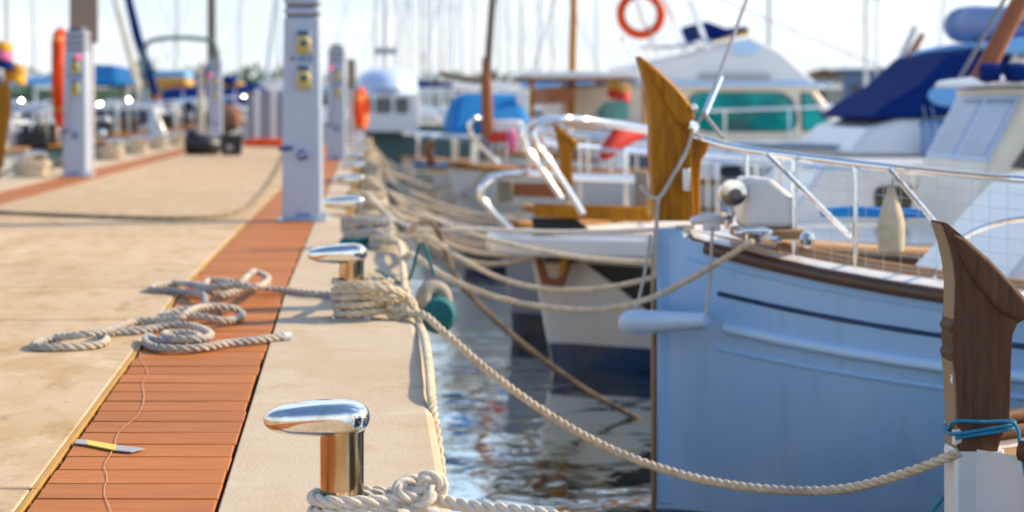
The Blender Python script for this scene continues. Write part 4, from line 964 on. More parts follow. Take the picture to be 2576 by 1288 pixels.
# ------------------------------------------------------------------ boat beyond: white hull, navy boot, wheelhouse
Y3b = 11.45
H3 = Hull(P(1330, 0, Y3b).x, Y3b, 8.5, 2.9, .775, .80, .8, Lf=3.0, rake=.14, stem=.06, kb=.55, km=.9, sheer=2, pw=2.0)
b3o = base_boat('motor_boat', H3, 'white wheelhouse boat with double steel bow hoops and navy boot stripe', 'white', 'navy', .80, 'white', None)
for sd in (-1, 1):
    rows = []
    for x in H3.xs(30): rows.append([H3.S(x, 0, sd, .03)+V((0, 0, .02)), H3.S(x, .07, sd, .035), H3.S(x, .15, sd, .03), H3.S(x, .19, sd, .0)])
    MB().grid(rows).build('bulwark_band', 'white', b3o, angle=60)
# black tapering panel laid on the hull, and anchor on the bow
rows = [[H3.S(x, v0+(v1-v0)*k/4, -1, .008) for k in range(5)] for x, v0, v1 in ((.28, .2, .21), (.42, .2, .36), (.56, .2, .52), (.70, .2, .64), (.95, .2, .64))]
MB().grid(rows).build('black_panel', 'black', b3o)
an = MB().tube([P(1352, 648, 11.2), P(1372, 706, 11.2), P(1410, 712, 11.2), P(1432, 660, 11.2)], [.022, .03, .03, .016], 8).build('anchor', 'redwood', b3o)
MB().tube([P(1398, 640, 11.18), P(1424, 650, 11.16), P(1412, 690, 11.18)], [.02, .03, .02], 10).build('fluke', 'tancloth', an)
MB().box(P(1435, 655, 11.25), (.30, .02, .03)).build('bow_bracket', 'darkcap', b3o, False)
# white overhanging bow deck
bp_ = [(1222, 11.45), (1250, 11.20), (1330, 11.02), (1470, 10.92), (1640, 10.85), (1640, 12.0), (1470, 11.98), (1330, 11.88), (1250, 11.70)]
zt3, zb3 = P(0, 592, 11.2).z, P(0, 640, 11.2).z
pl_ = [V((P(px, 0, yy).x, yy, zb3)) for px, yy in bp_]
MB().prism(pl_, (0, 0, zt3-zb3)).build('bow_overhang', 'white', b3o, True, .02, 3)
# wooden bow platform
MB().hexa([P(1342, 545, 11.2), P(1640, 560, 11.2), P(1640, 560, 11.75), P(1342, 545, 11.75)], [P(1342, 512, 11.2), P(1640, 520, 11.2), P(1640, 520, 11.75), P(1342, 512, 11.75)]).build('bow_platform', 'wood', b3o, True, .012)
MB().hexa([P(1345, 588, 11.3), P(1500, 594, 11.3), P(1500, 594, 11.6), P(1345, 588, 11.6)], [P(1335, 547, 11.3), P(1450, 550, 11.3), P(1450, 550, 11.6), P(1335, 547, 11.6)]).build('platform_bracket', 'black', b3o, False)
MB().box(P(1614, 485, 11.4), (.07, .10, .24)).build('bitt', 'greyboard', b3o, True, .01)
MB().lathe([(.028, 0), (.030, .02), (.026, .06), (.028, .13), (.022, .14)], P(1640, 540, 11.1), 'Z', 16).build('roller', 'tancloth', b3o)
# two bow hoops
for (dx, dy, yy, foot) in ((0, 0, 11.15, (1412, 500)), (34, 0, 11.0, (1466, 538))):
    pts = [P(1700+dx, 342, yy+.5), P(1560+dx, 318, yy+.35), P(1440+dx, 302, yy+.15), P(1375+dx, 299, yy), P(1336+dx, 308, yy), P(1318+dx*.9, 332, yy), P(1322+dx*.9, 366, yy), P(1345+dx, 402, yy), P(*foot, yy)]
    MB().tube(catmull(pts, 8), .0185, 12).build('bow_hoop', 'rail', b3o)
# wheelhouse far aft: raked windscreen of two panes towards the dock, dark side windows
WX0, WX1, WW = 3.38-H3.bx, 3.62-H3.bx, 1.25
z3_ = lambda py: P(0, py, 11.2).z
zl, zh, wb = z3_(425), z3_(222), WX0+3.2
wh = cabin(b3o, H3, [(WX0-.12, .7), (wb, .7), (wb, zh), (WX1, zh), (WX0, zl)], WW, 'creamhull', 'wheelhouse',
      [[(WX0+.14, zl+.02), (WX0+.62, zl-.02), (WX0+.62, zh-.12), (WX1+.12, zh-.12)], [(WX0+.72, zl-.02), (WX0+1.5, zl-.02), (WX0+1.5, zh-.12), (WX0+.72, zh-.12)]], 'darkglass', 1.0, .03)
fn = V((-(zh-zl), 0, (WX1-WX0))).normalized()
def wpt(u, v, off): return V((H3.bx+WX0+(WX1-WX0)*v, H3.by+WW*(u-.5), zl+(zh-zl)*v))+fn*off
for (u0, u1) in ((.07, .47), (.53, .93)):
    MB().hexa([wpt(u0-.035, .10, .0), wpt(u1+.035, .10, .0), wpt(u1+.035, .90, .0), wpt(u0-.035, .90, .0)], [wpt(u0-.035, .10, .012), wpt(u1+.035, .10, .012), wpt(u1+.035, .90, .012), wpt(u0-.035, .90, .012)]).build('window_frame', 'skyhull', wh, True, .004)
    MB().hexa([wpt(u0, .15, .0), wpt(u1, .15, .0), wpt(u1, .85, .0), wpt(u0, .85, .0)], [wpt(u0, .15, .016), wpt(u1, .15, .016), wpt(u1, .85, .016), wpt(u0, .85, .016)]).build('windscreen', 'greyglass', wh, False)
MB().prism([V((H3.bx+x, H3.by-WW/2-.10, z)) for x, z in ((WX1-.14, zh+.01), (wb+.1, zh+.0), (wb+.1, zh+.07), (WX1+.1, zh+.08), (WX1-.12, zh+.05))], (0, WW+.2, 0)).build('roof', 'white', b3o, True, .02, 3)
MB().prism([V((H3.bx+x, H3.by-WW/2-.03, z)) for x, z in ((WX1-.02, zh-.04), (wb+.05, zh-.045), (wb+.05, zh+.0), (WX1-.02, zh+.0))], (0, WW+.06, 0)).build('roof_beam', 'creamhull', b3o, True, .008)
mast(b3o, P(2465, 200, 10.9), P(2640, -140, 10.9), .055, 'redwood', 'raked_mast')
MB().tube([P(2415, 195, 11), P(2560, -60, 11)], .012, 6).build('stay', 'wire', b3o)
for px in (2490, 2555):
    MB().lathe([(.01, -.05), (.05, -.045), (.055, 0), (.05, .045), (.01, .05)], P(px, 182, 10.7), 'X', 14).build('spot_lamp', 'navycloth', b3o)

# ------------------------------------------------------------------ grey boat with carved stem, low steel hoop
Y4b = 13.2
H4 = Hull(P(1268, 0, Y4b).x, Y4b, 7.5, 2.4, .72, .66, .7, Lf=2.5, rake=.05, stem=.05, kb=.5, sheer=1.2)
b4o = base_boat('wooden_boat', H4, 'grey blue wooden boat with varnished stem and one low steel bow hoop', 'greyhull', 'navy', .80, 'white', 'wood')
stemhead(b4o, [(1408, 470), (1410, 430), (1407, 380), (1400, 335), (1392, 312), (1402, 314), (1430, 335), (1450, 352), (1456, 362), (1450, 372), (1441, 380), (1440, 430), (1444, 470)], [(1400, 322), (1428, 338), (1448, 354), (1450, 362), (1440, 368), (1420, 352)], Y4b-.5, .09, 'wood')
MB().hexa([P(1290, 492, 13.), P(1425, 500, 13.), P(1425, 500, 13.4), P(1290, 492, 13.4)], [P(1290, 460, 13.), P(1425, 462, 13.), P(1425, 462, 13.4), P(1290, 460, 13.4)]).build('bow_platform', 'redwood', b4o, True, .01)
MB().tube(catmull([P(1640, 452, 13.3), P(1450, 446, 13.1), P(1310, 436, 12.9), P(1248, 443, 12.85), P(1215, 466, 12.8), P(1210, 492, 12.8), P(1232, 525, 12.8), P(1292, 584, 12.8)], 8), .022, 12).build('bow_hoop', 'rail', b4o)
MB().tube([P(1292, 584, 12.8), H4.S(.3, 0, -1, -.05)], .02, 8).build('hoop_leg', 'rail', b4o)
cabin(b4o, H4, [(1.6, .6), (5, .6), (5, 1.15), (2.0, 1.15)], 1.3, 'white', 'coach_roof', [rounded(2.3, .8, 2.8, 1.0, .05)], 'darkglass', .88)
MB().box(P(1270, 480, 13.), (.10, .1, .14)).build('bitt', 'greyboard', b4o, True, .01)
rails(b4o, H4, .5, [.9, 1.6, 2.4], .013, front=False)

# ------------------------------------------------------------------ next boat, second varnished stem
Y5b = 15.4
H5 = Hull(P(1318, 0, Y5b).x, Y5b, 7, 2.3, .72, .62, .66, Lf=2.4, stem=.05, kb=.5, sheer=1.2)
b5o = base_boat('wooden_boat', H5, 'white wooden boat with a small dark stemhead behind the steel hoops', 'white', 'navy', .82, 'white', 'wood')
stemhead(b5o, [(1342, 440), (1343, 395), (1340, 355), (1334, 322), (1342, 324), (1362, 342), (1368, 352), (1362, 362), (1362, 400), (1366, 440)], [(1340, 330), (1360, 344), (1364, 352), (1356, 358)], Y5b-.05, .09, 'redwood')
rails(b5o, H5, .5, [.4, .9, 1.6, 2.4], .014)
cabin(b5o, H5, [(1.6, .55), (4.5, .55), (4.5, 1.02), (2.1, 1.06)], 1.3, 'white', 'coach_roof', [rounded(2.3, .75, 2.8, .93, .05)], 'darkglass', .88)
MB().tube([P(1640, 330, 15.4), P(1560, 345, 15.2), P(1525, 385, 15.1), P(1512, 400, 15.1)], [.02, .09, .06, .02], 10).build('red_flag', 'red', b5o)

# ------------------------------------------------------------------ motor yacht with navy dodger and tender on its hard top
YD = 17.4
HD = Hull(P(1830, 0, YD).x, YD, 11, 3.4, 1.17, 1.12, 1.1, Lf=4.6, rake=.7, stem=.06, kb=.5, sheer=5, pw=1.8)
bD = base_boat('motor_yacht', HD, 'white motor yacht with a navy canvas dodger and an inflatable on its hard top', 'white', 'navy', .85, 'white', 'steel', cat='yacht')
dx = lambda px: P(px, 0, YD-.9).x-HD.bx+.36; dz_ = lambda py: P(0, py, YD-.9).z
cabin(bD, HD, [(dx(2010), 1.1), (dx(2800), 1.1), (dx(2800), dz_(300)), (dx(2150), dz_(296)), (dx(2070), dz_(322))], 2.2, 'white', 'trunk', [rounded(dx(2200), dz_(330), dx(2330), dz_(300), .04)], 'blueglass', .85, .06)
cabin(bD, HD, [(dx(2072), dz_(300)), (dx(2330), dz_(292)), (dx(2440), dz_(175)), (dx(2430), dz_(122)), (dx(2290), dz_(130)), (dx(2205), dz_(212)), (dx(2120), dz_(262))], 1.95, 'navycloth', 'dodger', (), 'darkglass', .9, .05)
for sd in (-1, 1):
    c = V((HD.bx+dx(2270), HD.by+sd*.965, dz_(240))); MB().lathe([(.17, 0), (.17, .01*sd), (.16, .014*sd)], c, 'Y', 24, (1, .55)).build('emblem', 'skycloth', bD)
MB().prism([V((HD.bx+x, HD.by-1.15, z)) for x, z in ((dx(2335), dz_(118)), (dx(2420), dz_(98)), (dx(2560), dz_(90)), (dx(2900), dz_(96)), (dx(2900), dz_(130)), (dx(2400), dz_(136)))], (0, 2.3, 0)).build('hard_top', 'skycloth', bD, True, .05, 3)
MB().prism([V((HD.bx+x, HD.by-1.1, z)) for x, z in ((dx(2460), dz_(128)), (dx(2850), dz_(128)), (dx(2850), dz_(150)), (dx(2450), dz_(150)))], (0, 2.2, 0)).build('roof_beam', 'creamhull', bD, True, .02)
for px in (2350, 2500, 2700): MB().tube([V((HD.bx+dx(px)+.25, HD.by-.95, dz_(300))), V((HD.bx+dx(px)+.30, HD.by-.95, dz_(130)))], .025, 8).build('pillar', 'white', bD)
tn = thing('inflatable_tender', V((HD.bx+dx(2560), HD.by, dz_(96))), 'grey inflatable tender with a dark stripe resting on the hard top', 'tender')
tz = dz_(54)
for sd in (-1, 1):
    pts = [V((HD.bx+dx(2408), HD.by+sd*.12, tz+.03)), V((HD.bx+dx(2420), HD.by+sd*.35, tz+.01)), V((HD.bx+dx(2470), HD.by+sd*.52, tz)), V((HD.bx+dx(2560), HD.by+sd*.55, tz-.02)), V((HD.bx+dx(2850), HD.by+sd*.55, tz-.05))]
    pth = catmull(pts, 6); MB().tube(pth, [.10]+[.145]*(len(pth)-2)+[.12], 18).build('tube', 'greypvc', tn)
    MB().tube([p+V((-.01, sd*.135, .0)) for p in pth[4:]], .028, 8).build('stripe', 'darkcap', tn)
MB().lathe([(.02, -.14), (.10, -.12), (.145, 0), (.10, .12), (.02, .14)], V((HD.bx+dx(2412), HD.by, tz+.03)), 'Y', 16).build('bow_tube', 'greypvc', tn)
MB().box((HD.bx+dx(2660), HD.by, tz-.12), (1.1, .9, .12)).build('floor', 'greypvc', tn, True, .03)
for px in (2197, 2218):
    c = V((HD.bx+dx(px), HD.by-1.18, dz_(395))); f = thing('fender', c, 'dark grey fender hanging on the white motor yacht side', 'fender', 'dark fenders on the motor yacht')
    MB().lathe([(.01, 0), (.04, .03), (.045, .1), (.045, .22), (.03, .28), (.012, .30)], c, 'Z', 12).build('body', 'greypvc', f)
    MB().tube([c+V((0, 0, .29)), c+V((.0, .1, .42))], .008, 5).build('lanyard', 'wire', f)

# ------------------------------------------------------------------ lateen masted boat behind (raked wood mast and flag)
YE = 21.0
HE = Hull(P(1950, 0, YE).x, YE, 8, 2.6, 1.0, .8, .85, Lf=2.8, stem=.06, sheer=1.5)
bE = base_boat('wooden_boat', HE, 'white boat with two raked wooden and steel spars and a yellow flag', 'white', 'bluecloth', .85, 'white', 'wood')
ex = lambda px: P(px, 0, YE).x; ez = lambda py: P(0, py, YE).z
mast(bE, (ex(2235), YE, ez(235)), (ex(2322), YE, ez(85)), .05, 'redwood', 'raked_mast')
MB().tube([(ex(2235), YE, ez(235)), (ex(2225), YE, .8)], .05, 8).build('mast_step', 'redwood', bE)
MB().tube([(ex(2262), YE+.1, ez(170)), (ex(2310), YE+.1, ez(66))], .035, 8).build('steel_spar', 'alu', bE)
cabin(bE, HE, [(ex(2170)-HE.bx, .8), (ex(2420)-HE.bx, .8), (ex(2420)-HE.bx, ez(236)), (ex(2190)-HE.bx, ez(232))], 1.6, 'skycloth', 'cabin', [rounded(ex(2200)-HE.bx, ez(280), ex(2250)-HE.bx, ez(250), .03)], 'darkglass', .9)
def flag(b, p, w_, h_, cols, name='flag'):
    for i, m_ in enumerate(cols):
        rows = []
        for a in range(7):
            rows.append([p+V((w_*a/6, .08*math.sin(a*1.1), -h_*(i+k/3)/len(cols)-.10*w_*a/6*2.2)) for k in range(4)])
        MB().grid(rows).build(name, m_, b, solid=.006)
flag(bE, V((ex(2282), YE-.1, ez(178))), .22, .24, ['red', 'yellow', 'yellow', 'red'])
MB().tube([(ex(2280), YE-.1, ez(240)), (ex(2284), YE-.1, ez(170))], .012, 6).build('flagstaff', 'wood', bE)

# ------------------------------------------------------------------ flybridge boat with teal windows, stern to the dock
YC = 25.5
cx_ = lambda px: P(px, 0, YC-1.4).x; cz_ = lambda py: P(0, py, YC-1.4).z
HC = Hull(cx_(2480), YC, cx_(2480)-cx_(1400), 3.4, 1.05, .98, .98, dirx=-1, Lf=3.6, rake=.8, stem=.08, sheer=3)
bC = base_boat('flybridge_boat', HC, 'white flybridge boat with rounded teal windows and a navy cover on top', 'white', 'bluecloth', .88, 'white', None, cat='boat')
lx = lambda px: -(cx_(px)-HC.bx)
cb = cabin(bC, HC, [(lx(2130), .95), (lx(1415), .95), (lx(1415), cz_(214)), (lx(1700), cz_(206)), (lx(2040), cz_(206)), (lx(2128), cz_(322))], 2.8, 'creamhull', 'deckhouse',
      [rounded(lx(2008), cz_(329), lx(1752), cz_(234), .16, .10)[:], [(lx(2092), cz_(327)), (lx(2022), cz_(327)), (lx(2020), cz_(236)), (lx(2036), cz_(238))], [(lx(1580), cz_(300)), (lx(1500), cz_(300)), (lx(1503), cz_(278)), (lx(1520), cz_(260)), (lx(1545), cz_(252)), (lx(1580), cz_(250))]], 'tealglass', .97, .05)
for sd in (-1, 1):      # dark gaskets round the big panes
    for poly in (rounded(lx(2014), cz_(332), lx(1746), cz_(231), .17, .10), [(lx(2100), cz_(330)), (lx(2017), cz_(330)), (lx(2015), cz_(232)), (lx(2040), cz_(234))]):
        MB().prism([V((HC.bx-x, HC.by+sd*(1.4*(1-.03*(z-.95)/(cz_(206)-.95))+.001), z)) for x, z in poly], (0, sd*.007, 0)).build('gasket', 'black', bC, False)
cabin(bC, HC, [(lx(2075), cz_(222)), (lx(1600), cz_(222)), (lx(1600), cz_(160)), (lx(1660), cz_(148)), (lx(1800), cz_(120)), (lx(1890), cz_(92)), (lx(1960), cz_(125)), (lx(2050), cz_(206))], 2.9, 'white', 'flybridge', (), 'tealglass', .93, .06)
for sd in (-1, 1):
    MB().prism([V((HC.bx-x, HC.by+sd*1.452, z)) for x, z in ((lx(1935), cz_(199)), (lx(1755), cz_(197)), (lx(1755), cz_(186)), (lx(1935), cz_(187)))], (0, sd*.02, 0)).build('vent_grille', 'greytape', bC, False)
    MB().lathe([(.13, 0), (.13, .02*sd)], V((cx_(1874), HC.by+sd*1.40, cz_(122))), 'Y', 20, (1.3, .7)).build('emblem', 'moulding', bC)
    MB().prism([V((HC.bx-x, HC.by+sd*1.44, z)) for x, z in ((lx(2100), cz_(216)), (lx(1600), cz_(214)), (lx(1600), cz_(206)), (lx(2070), cz_(207)))], (0, sd*.05, 0)).build('rubbing_strake', 'hullblue', bC, False)
cabin(bC, HC, [(lx(1912), cz_(78)), (lx(1782), cz_(98)), (lx(1780), cz_(58)), (lx(1797), cz_(46)), (lx(1850), cz_(66)), (lx(1908), cz_(60))], 1.7, 'navycloth', 'console_cover', (), 'darkglass', .9, .05)
cabin(bC, HC, [(lx(1912), cz_(66)), (lx(1906), cz_(84)), (lx(1820), cz_(100)), (lx(1836), cz_(92))], 1.75, 'tancloth', 'cover_lining', (), 'darkglass', .9, .02)
MB().box((cx_(1470), HC.by, cz_(190)), (1.2, 2.4, .09)).build('cockpit_roof', 'white', bC, True, .03)
for px in (1425, 1510): MB().tube([(cx_(px), HC.by-1.1, 1.0), (cx_(px), HC.by-1.1, cz_(192))], .03, 8).build('pillar', 'white', bC)
for (a, c_) in (((1735, 0), (1797, 158)), ((1670, -10), (1725, 120)), ((1600, -20), (1650, 140)), ((1560, 90), (1585, 140))):
    MB().tube([P(*a, YC-1.2), P(*c_, YC-1.2)], .028, 8).build('rod_holder', 'rail', bC)
for px in (1628, 1648, 1668, 1690): MB().tube([(cx_(px), HC.by-1.3, cz_(165)), (cx_(px), HC.by-1.3, cz_(118))], .02, 8).build('stanchion', 'rail', bC)
MB().tube([(cx_(1610), HC.by-1.3, cz_(120)), (cx_(1700), HC.by-1.3, cz_(117)), (cx_(1800), HC.by-1.3, cz_(104))], .022, 8).build('hand_rail', 'rail', bC)
for (px, py) in ((1640, 112), (1725, 132), (1760, 112)):
    MB().lathe([(.01, -.06), (.05, -.04), (.06, 0), (.05, .04), (.01, .06)], (cx_(px), HC.by-1.35, cz_(py)), 'Z', 14).build('deck_lamp', 'chrome', bC)
MB().tube([(cx_(1450), HC.by-1.3, cz_(306)), (cx_(1660), HC.by-1.35, cz_(290))], .05, 8).build('side_rail', 'white', bC)
rails(bC, HC, .5, [.6, 1.5, 2.4, 3.2], .018, x1=3.4)
c = P(1612, 36, YC-1.6); bu = thing('lifebuoy', c, 'orange lifebuoy ring facing outward on the flybridge boat', 'lifebuoy', 'orange lifebuoys')
MB().torus(c, .245, .055, (.08, -1, .05), 44, 14).build('ring', 'orange', bu)
for k in range(4):
    a = .5+k*math.pi/2; MB().torus(c+V((math.cos(a)*.245, 0, math.sin(a)*.245)), .052, .012, (-math.sin(a), 0, math.cos(a)), 16, 6).build('band', 'greytape', bu)
MB().tube([c+V((-.07, -.1, .20)), c+V((.03, -.1, -.13))], .03, 10).build('light_tube', 'rail', bu)
# ------------------------------------------------------------------ boats farther on, right side
def simple_boat(name, Y, px_bow, L, B_, zb, label, hullm, bootm, cab=None, cabm='white', winm='darkglass', dirx=1, hoop=True, mast_=None, cover=None, group=None, deckm='white', railm='wood', bx=None):
    H = Hull(bx if bx is not None else P(px_bow, 0, Y).x, Y, L, B_, zb, zb*.82, zb*.85, dirx=dirx, rake=.15, stem=.06, sheer=.3*L)
    b_ = base_boat(name, H, label, hullm, bootm, .84, deckm, railm, group=group)
    if cab: cabin(b_, H, cab[0], B_*.62, cabm, 'cabin', cab[1], winm, .86, .04)
    if cover: cabin(b_, H, cover[0], B_*.8, cover[1], 'cover', (), 'darkglass', .55, .10)
    if hoop: rails(b_, H, .38 if dirx > 0 else .55, [.25, .8, 1.4, 1.9], .02)
    if mast_:
        (fx_, top, r_, m_) = mast_; f_ = V((H.bx+H.d*fx_, Y, zb*.8)); tp = f_+V(top)
        mast(b_, f_, tp, r_, m_, spread=.5 if tp.z > 6 else 0, stays=[H.S(.1, 0, -1), H.S(L*.95, 0, -1), H.S(L*.95, 0, 1)])
    return b_, H
def CBX(x0_, x1_, z0_, z1_, sl=.3, nw=2, zw=None):
    zw = zw or (z0_+(z1_-z0_)*.45, z1_-.08); out = []
    wdt = (x1_-x0_-sl-.3)/nw
    for i in range(nw): out.append(rounded(x0_+sl+.1+i*wdt, zw[0], x0_+sl+.1+(i+.82)*wdt, zw[1], .04))
    return ([(x0_, z0_), (x1_, z0_), (x1_-.1, z1_), (x0_+sl, z1_)], out)
# blue covered boat with a red brown mast
Y = 18.6; xr = lambda px, Y: P(px, 0, Y).x
b6, H6 = simple_boat('sailing_boat', Y, 1130, 7.5, 2.5, .95, 'boat under a bright blue cover with a dark red brown mast', 'white', 'navy', CBX(2.0, 5, .7, 1.05), mast_=None)
hx = lambda px: xr(px, Y)-H6.bx; hzz = lambda py: P(0, py, Y).z
cabin(b6, H6, [(hx(1118), hzz(335)), (hx(1310), hzz(335)), (hx(1318), hzz(300)), (hx(1290), hzz(236)), (hx(1155), hzz(236)), (hx(1135), hzz(262))], 1.9, 'bluecloth', 'boat_cover', (), 'darkglass', .55, .12)
mast(b6, (xr(1211, Y), Y-.95, hzz(345)), (xr(1206, Y), Y-.95, hzz(150)), .055, 'redwood', 'lower_mast')
mast(b6, (xr(1208, Y), Y-.95, hzz(215)), (xr(1235, Y), Y-.95, hzz(-160)), .035, 'darkmast', 'upper_mast')
MB().tube([(xr(1095, Y), Y-.9, hzz(186)), (xr(1150, Y), Y-.9, hzz(200)), (xr(1205, Y), Y-.9, hzz(206))], [.02, .035, .03], 8).build('boom', 'greyboard', b6)
MB().tube(catmull([P(1420, 370, 18.2), P(1300, 330, 18), P(1215, 300, 17.8), P(1190, 302, 17.7), P(1182, 325, 17.7), P(1252, 412, 17.7)], 8), .028, 10).build('bow_hoop', 'rail', b6)
MB().box(P(1268, 318, 17.8), (.32, .3, .12)).build('white_box', 'white', b6, True, .03)
MB().box(P(1262, 345, 17.75), (.26, .3, .09)).build('red_box', 'red', b6, True, .02)
MB().lathe([(.02, 0), (.04, .03), (.045, .17), (.02, .2)], P(1288, 385, 17.6), 'Z', 12).build('pink_float', 'pinkcloth', b6)
MB().box(P(1314, 268, 18.0), (.11, .05, .26)).build('white_panel', 'white', b6, True, .01)
# white canopied boat with wooden mast
Y = 23.2
b7, H7 = simple_boat('wooden_boat', Y, 1250, 8, 2.6, .95, 'boat with a flat white canopy and a varnished wooden mast', 'white', 'navy', CBX(.9, 2.3, .7, 1.2))
hx = lambda px: xr(px, Y)-H7.bx; hzz = lambda py: P(0, py, Y).z
MB().prism([V((xr(px, Y), Y-1.1, hzz(py))) for px, py in ((1288, 196), (1300, 186), (1450, 182), (1600, 188), (1600, 198), (1330, 200))], (0, 2.2, 0)).build('canopy', 'white', b7, True, .02)
MB().prism([V((xr(px, Y), Y-1.05, hzz(py))) for px, py in ((1296, 201), (1340, 204), (1560, 203), (1560, 198), (1310, 197))], (0, 2.1, 0)).build('canopy_frame', 'wood', b7, True, .01)
mast(b7, (xr(1428, Y), Y-.3, 1.0), (xr(1440, Y), Y-.3, hzz(-150)), .045, 'wood', 'mast', stays=[H7.S(.1, 0, -1), H7.S(7.5, 0, 1)])
for px in (1320, 1590): MB().tube([(xr(px, Y), Y-1, .9), (xr(px, Y), Y-1, hzz(200))], .025, 8).build('canopy_post', 'wood', b7)
flag(b7, V((xr(1500, Y), Y-1.1, hzz(203))), .25, .2, ['tancloth', 'red'])
MB().prism([V((xr(px, Y), Y-1., hzz(py))) for px, py in ((1360, 262), (1420, 255), (1420, 225), (1352, 222))], (0, 2, 0)).build('side_screen', 'redwood', b7, False)
# round white cabin boat at the bend
Y = 38.
b8, H8 = simple_boat('cabin_cruiser', Y, 860, 8, 3.2, 1.25, 'white cabin boat with a rounded blue shaded top and green grey hull', 'greengrey', 'bluecloth', None, hoop=True, mast_=None, railm='creamhull')
hx = lambda px: xr(px, Y)-H8.bx; hzz = lambda py: P(0, py, Y).z
cabin(b8, H8, [(hx(895), 1.0), (hx(1052), 1.0), (hx(1048), hzz(236)), (hx(896), hzz(236))], 2.5, 'white', 'deckhouse', [rounded(hx(944), hzz(284), hx(982), hzz(246), .05), rounded(hx(992), hzz(284), hx(1024), hzz(246), .05), rounded(hx(902), hzz(284), hx(935), hzz(246), .05)], 'darkglass', .96)
MB().lathe([(1.18, 0), (1.22, .12), (1.12, .30), (.9, .42), (.5, .49), (.05, .5)], V((xr(972, Y), Y, hzz(238))), 'Z', 30, (.50, 1.05)).build('dome_roof', 'skyhull', b8)  # white dome coloured pale blue to paint in its shaded side
mast(b8, (xr(968, Y), Y, hzz(185)), (xr(972, Y), Y, hzz(-160)), .05, 'alu', 'mast')
MB().box((xr(970, Y), Y-.1, hzz(130)), (.45, .12, .10)).build('radar', 'greytape', b8, True, .02)
MB().tube([(xr(940, Y), Y-.1, hzz(122)), (xr(1000, Y), Y-.1, hzz(122))], .02, 6).build('crosstree', 'alu', b8)
# low dinghy row near the bend
Y = 29.5
b9, H9 = simple_boat('motor_boat', Y, 1010, 6.5, 2.3, .72, 'low pale boat with a blue stripe moored before the round cabin boat', 'white', 'bluecloth', CBX(1.5, 3.8, .6, .95, .3, 2), railm='teak')
Y = 26.2
b10, H10 = simple_boat('wooden_boat', Y, 1040, 7, 2.4, .74, 'low wooden boat with a brown stem and blue gunwale', 'creamhull', 'navy', CBX(1.8, 4.4, .6, 1.0), railm='bluecloth')
MB().tube([P(1085, 355, Y-.2), P(1075, 385, Y-.2), P(1090, 420, Y-.2)], .06, 8).build('stemhead', 'redwood', b10)
Y = 22.2
b11, H11 = simple_boat('motor_boat', Y, 1085, 7, 2.4, .80, 'white open boat with a slanted steel bow rail beside the blue cover', 'white', 'bluecloth', CBX(1.7, 4.4, .6, 1.1), railm='teak')
MB().tube(catmull([P(1240, 320, Y), P(1150, 292, Y), P(1100, 284, Y), P(1100, 300, Y), P(1150, 336, Y)], 8), .03, 10).build('bow_hoop', 'rail', b11)

# ------------------------------------------------------------------ boats on the other side of the dock
zz = lambda py, Y: P(0, py, Y).z
LB = []
def left(name, Y, L, B_, zb, label, **kw):
    r_ = simple_boat(name, Y, 0, L, B_, zb, label, dirx=-1, bx=kw.pop('bx', -3.75), **kw); LB.append(r_); return r_
def awning(b, Y, pa, pb, pt, pbm, m_, w_=2.0):
    MB().prism([V((xr(x, Y-w_/2), Y-w_/2, zz(y, Y-w_/2))) for x, y in ((pa, pbm), (pb, pbm-8), (pb, pt-6), ((pa+pb)/2, pt-8), (pa, pt))], (0, w_, 0)).build('awning', m_, b, True, .03)
    for px in (pa+8, pb-8): MB().tube([(xr(px, Y-w_/2), Y-w_/2+.05, .8), (xr(px, Y-w_/2), Y-w_/2+.05, zz(pbm, Y-w_/2))], .02, 6).build('awning_post', 'steel', b)
l1, HL1 = left('wooden_boat', 19.3, 7, 2.4, .95, 'varnished wooden boat with a brown stem beside the lone dock bollard', hullm='wood', bootm='redwood', railm='wood', deckm='teak', cab=CBX(2, 5, .8, 1.3), bx=-3.52)
MB().prism([V((-3.50, 19.25, .9)), V((-3.42, 19.25, 1.5)), V((-3.45, 19.25, 1.78)), V((-3.60, 19.25, 1.6)), V((-3.64, 19.25, .9))], (0, .1, 0)).build('stemhead', 'wood', l1, True, .01)
l2, HL2 = left('motor_boat', 22.2, 8, 2.7, 1.02, 'white boat with steel rails and small flags behind the tall orange lifebuoy', hullm='white', bootm='navy', railm='teak', cab=CBX(1.2, 6, .85, 1.45))
flag(l2, V((-4.15, 21.8, 2.25)), .30, .30, ['yellow', 'pinkcloth', 'navycloth']); MB().tube([(-4.15, 21.8, .9), (-4.15, 21.8, 2.3)], .014, 6).build('flagstaff', 'whitepaint', l2)
flag(l2, V((-3.98, 22.0, 2.0)), .24, .22, ['tancloth', 'yellow']); MB().tube([(-3.98, 22.0, .9), (-3.98, 22.0, 2.05)], .014, 6).build('flagstaff', 'whitepaint', l2)
mast(l2, (-4.55, 22.6, .9), (-4.62, 22.6, 9.5), .06, 'alu', spread=.5)
l3, HL3 = left('sailing_boat', 25.3, 9, 2.8, 1.0, 'dark green boat with a wooden rail behind the pedestal with a pink lamp', hullm='greengrey', bootm='navy', cab=CBX(1.0, 6, .85, 1.35))
l4, HL4 = left('wooden_boat', 28.4, 8.5, 2.8, .98, 'dark blue wooden boat with steel bow rails and a varnished gunwale', hullm='navy', bootm='redwood', cab=CBX(.9, 6, .8, 1.3), bx=-3.7)
l5, HL5 = left('motor_boat', 31.5, 8.5, 2.9, 1.05, 'boat with a bright blue bundled cover raised above its bow', hullm='white', bootm='navy', cab=CBX(.8, 6, .85, 1.45), bx=-3.65, cover=([(.05, 1.80), (.80, 1.80), (.68, 2.14), (.15, 2.12)], 'midblue'))
for xx in (-3.72, -4.4): MB().tube([(xx, 31.5, .9), (xx, 31.5, 1.85)], .025, 6).build('cover_post', 'steel', l5)
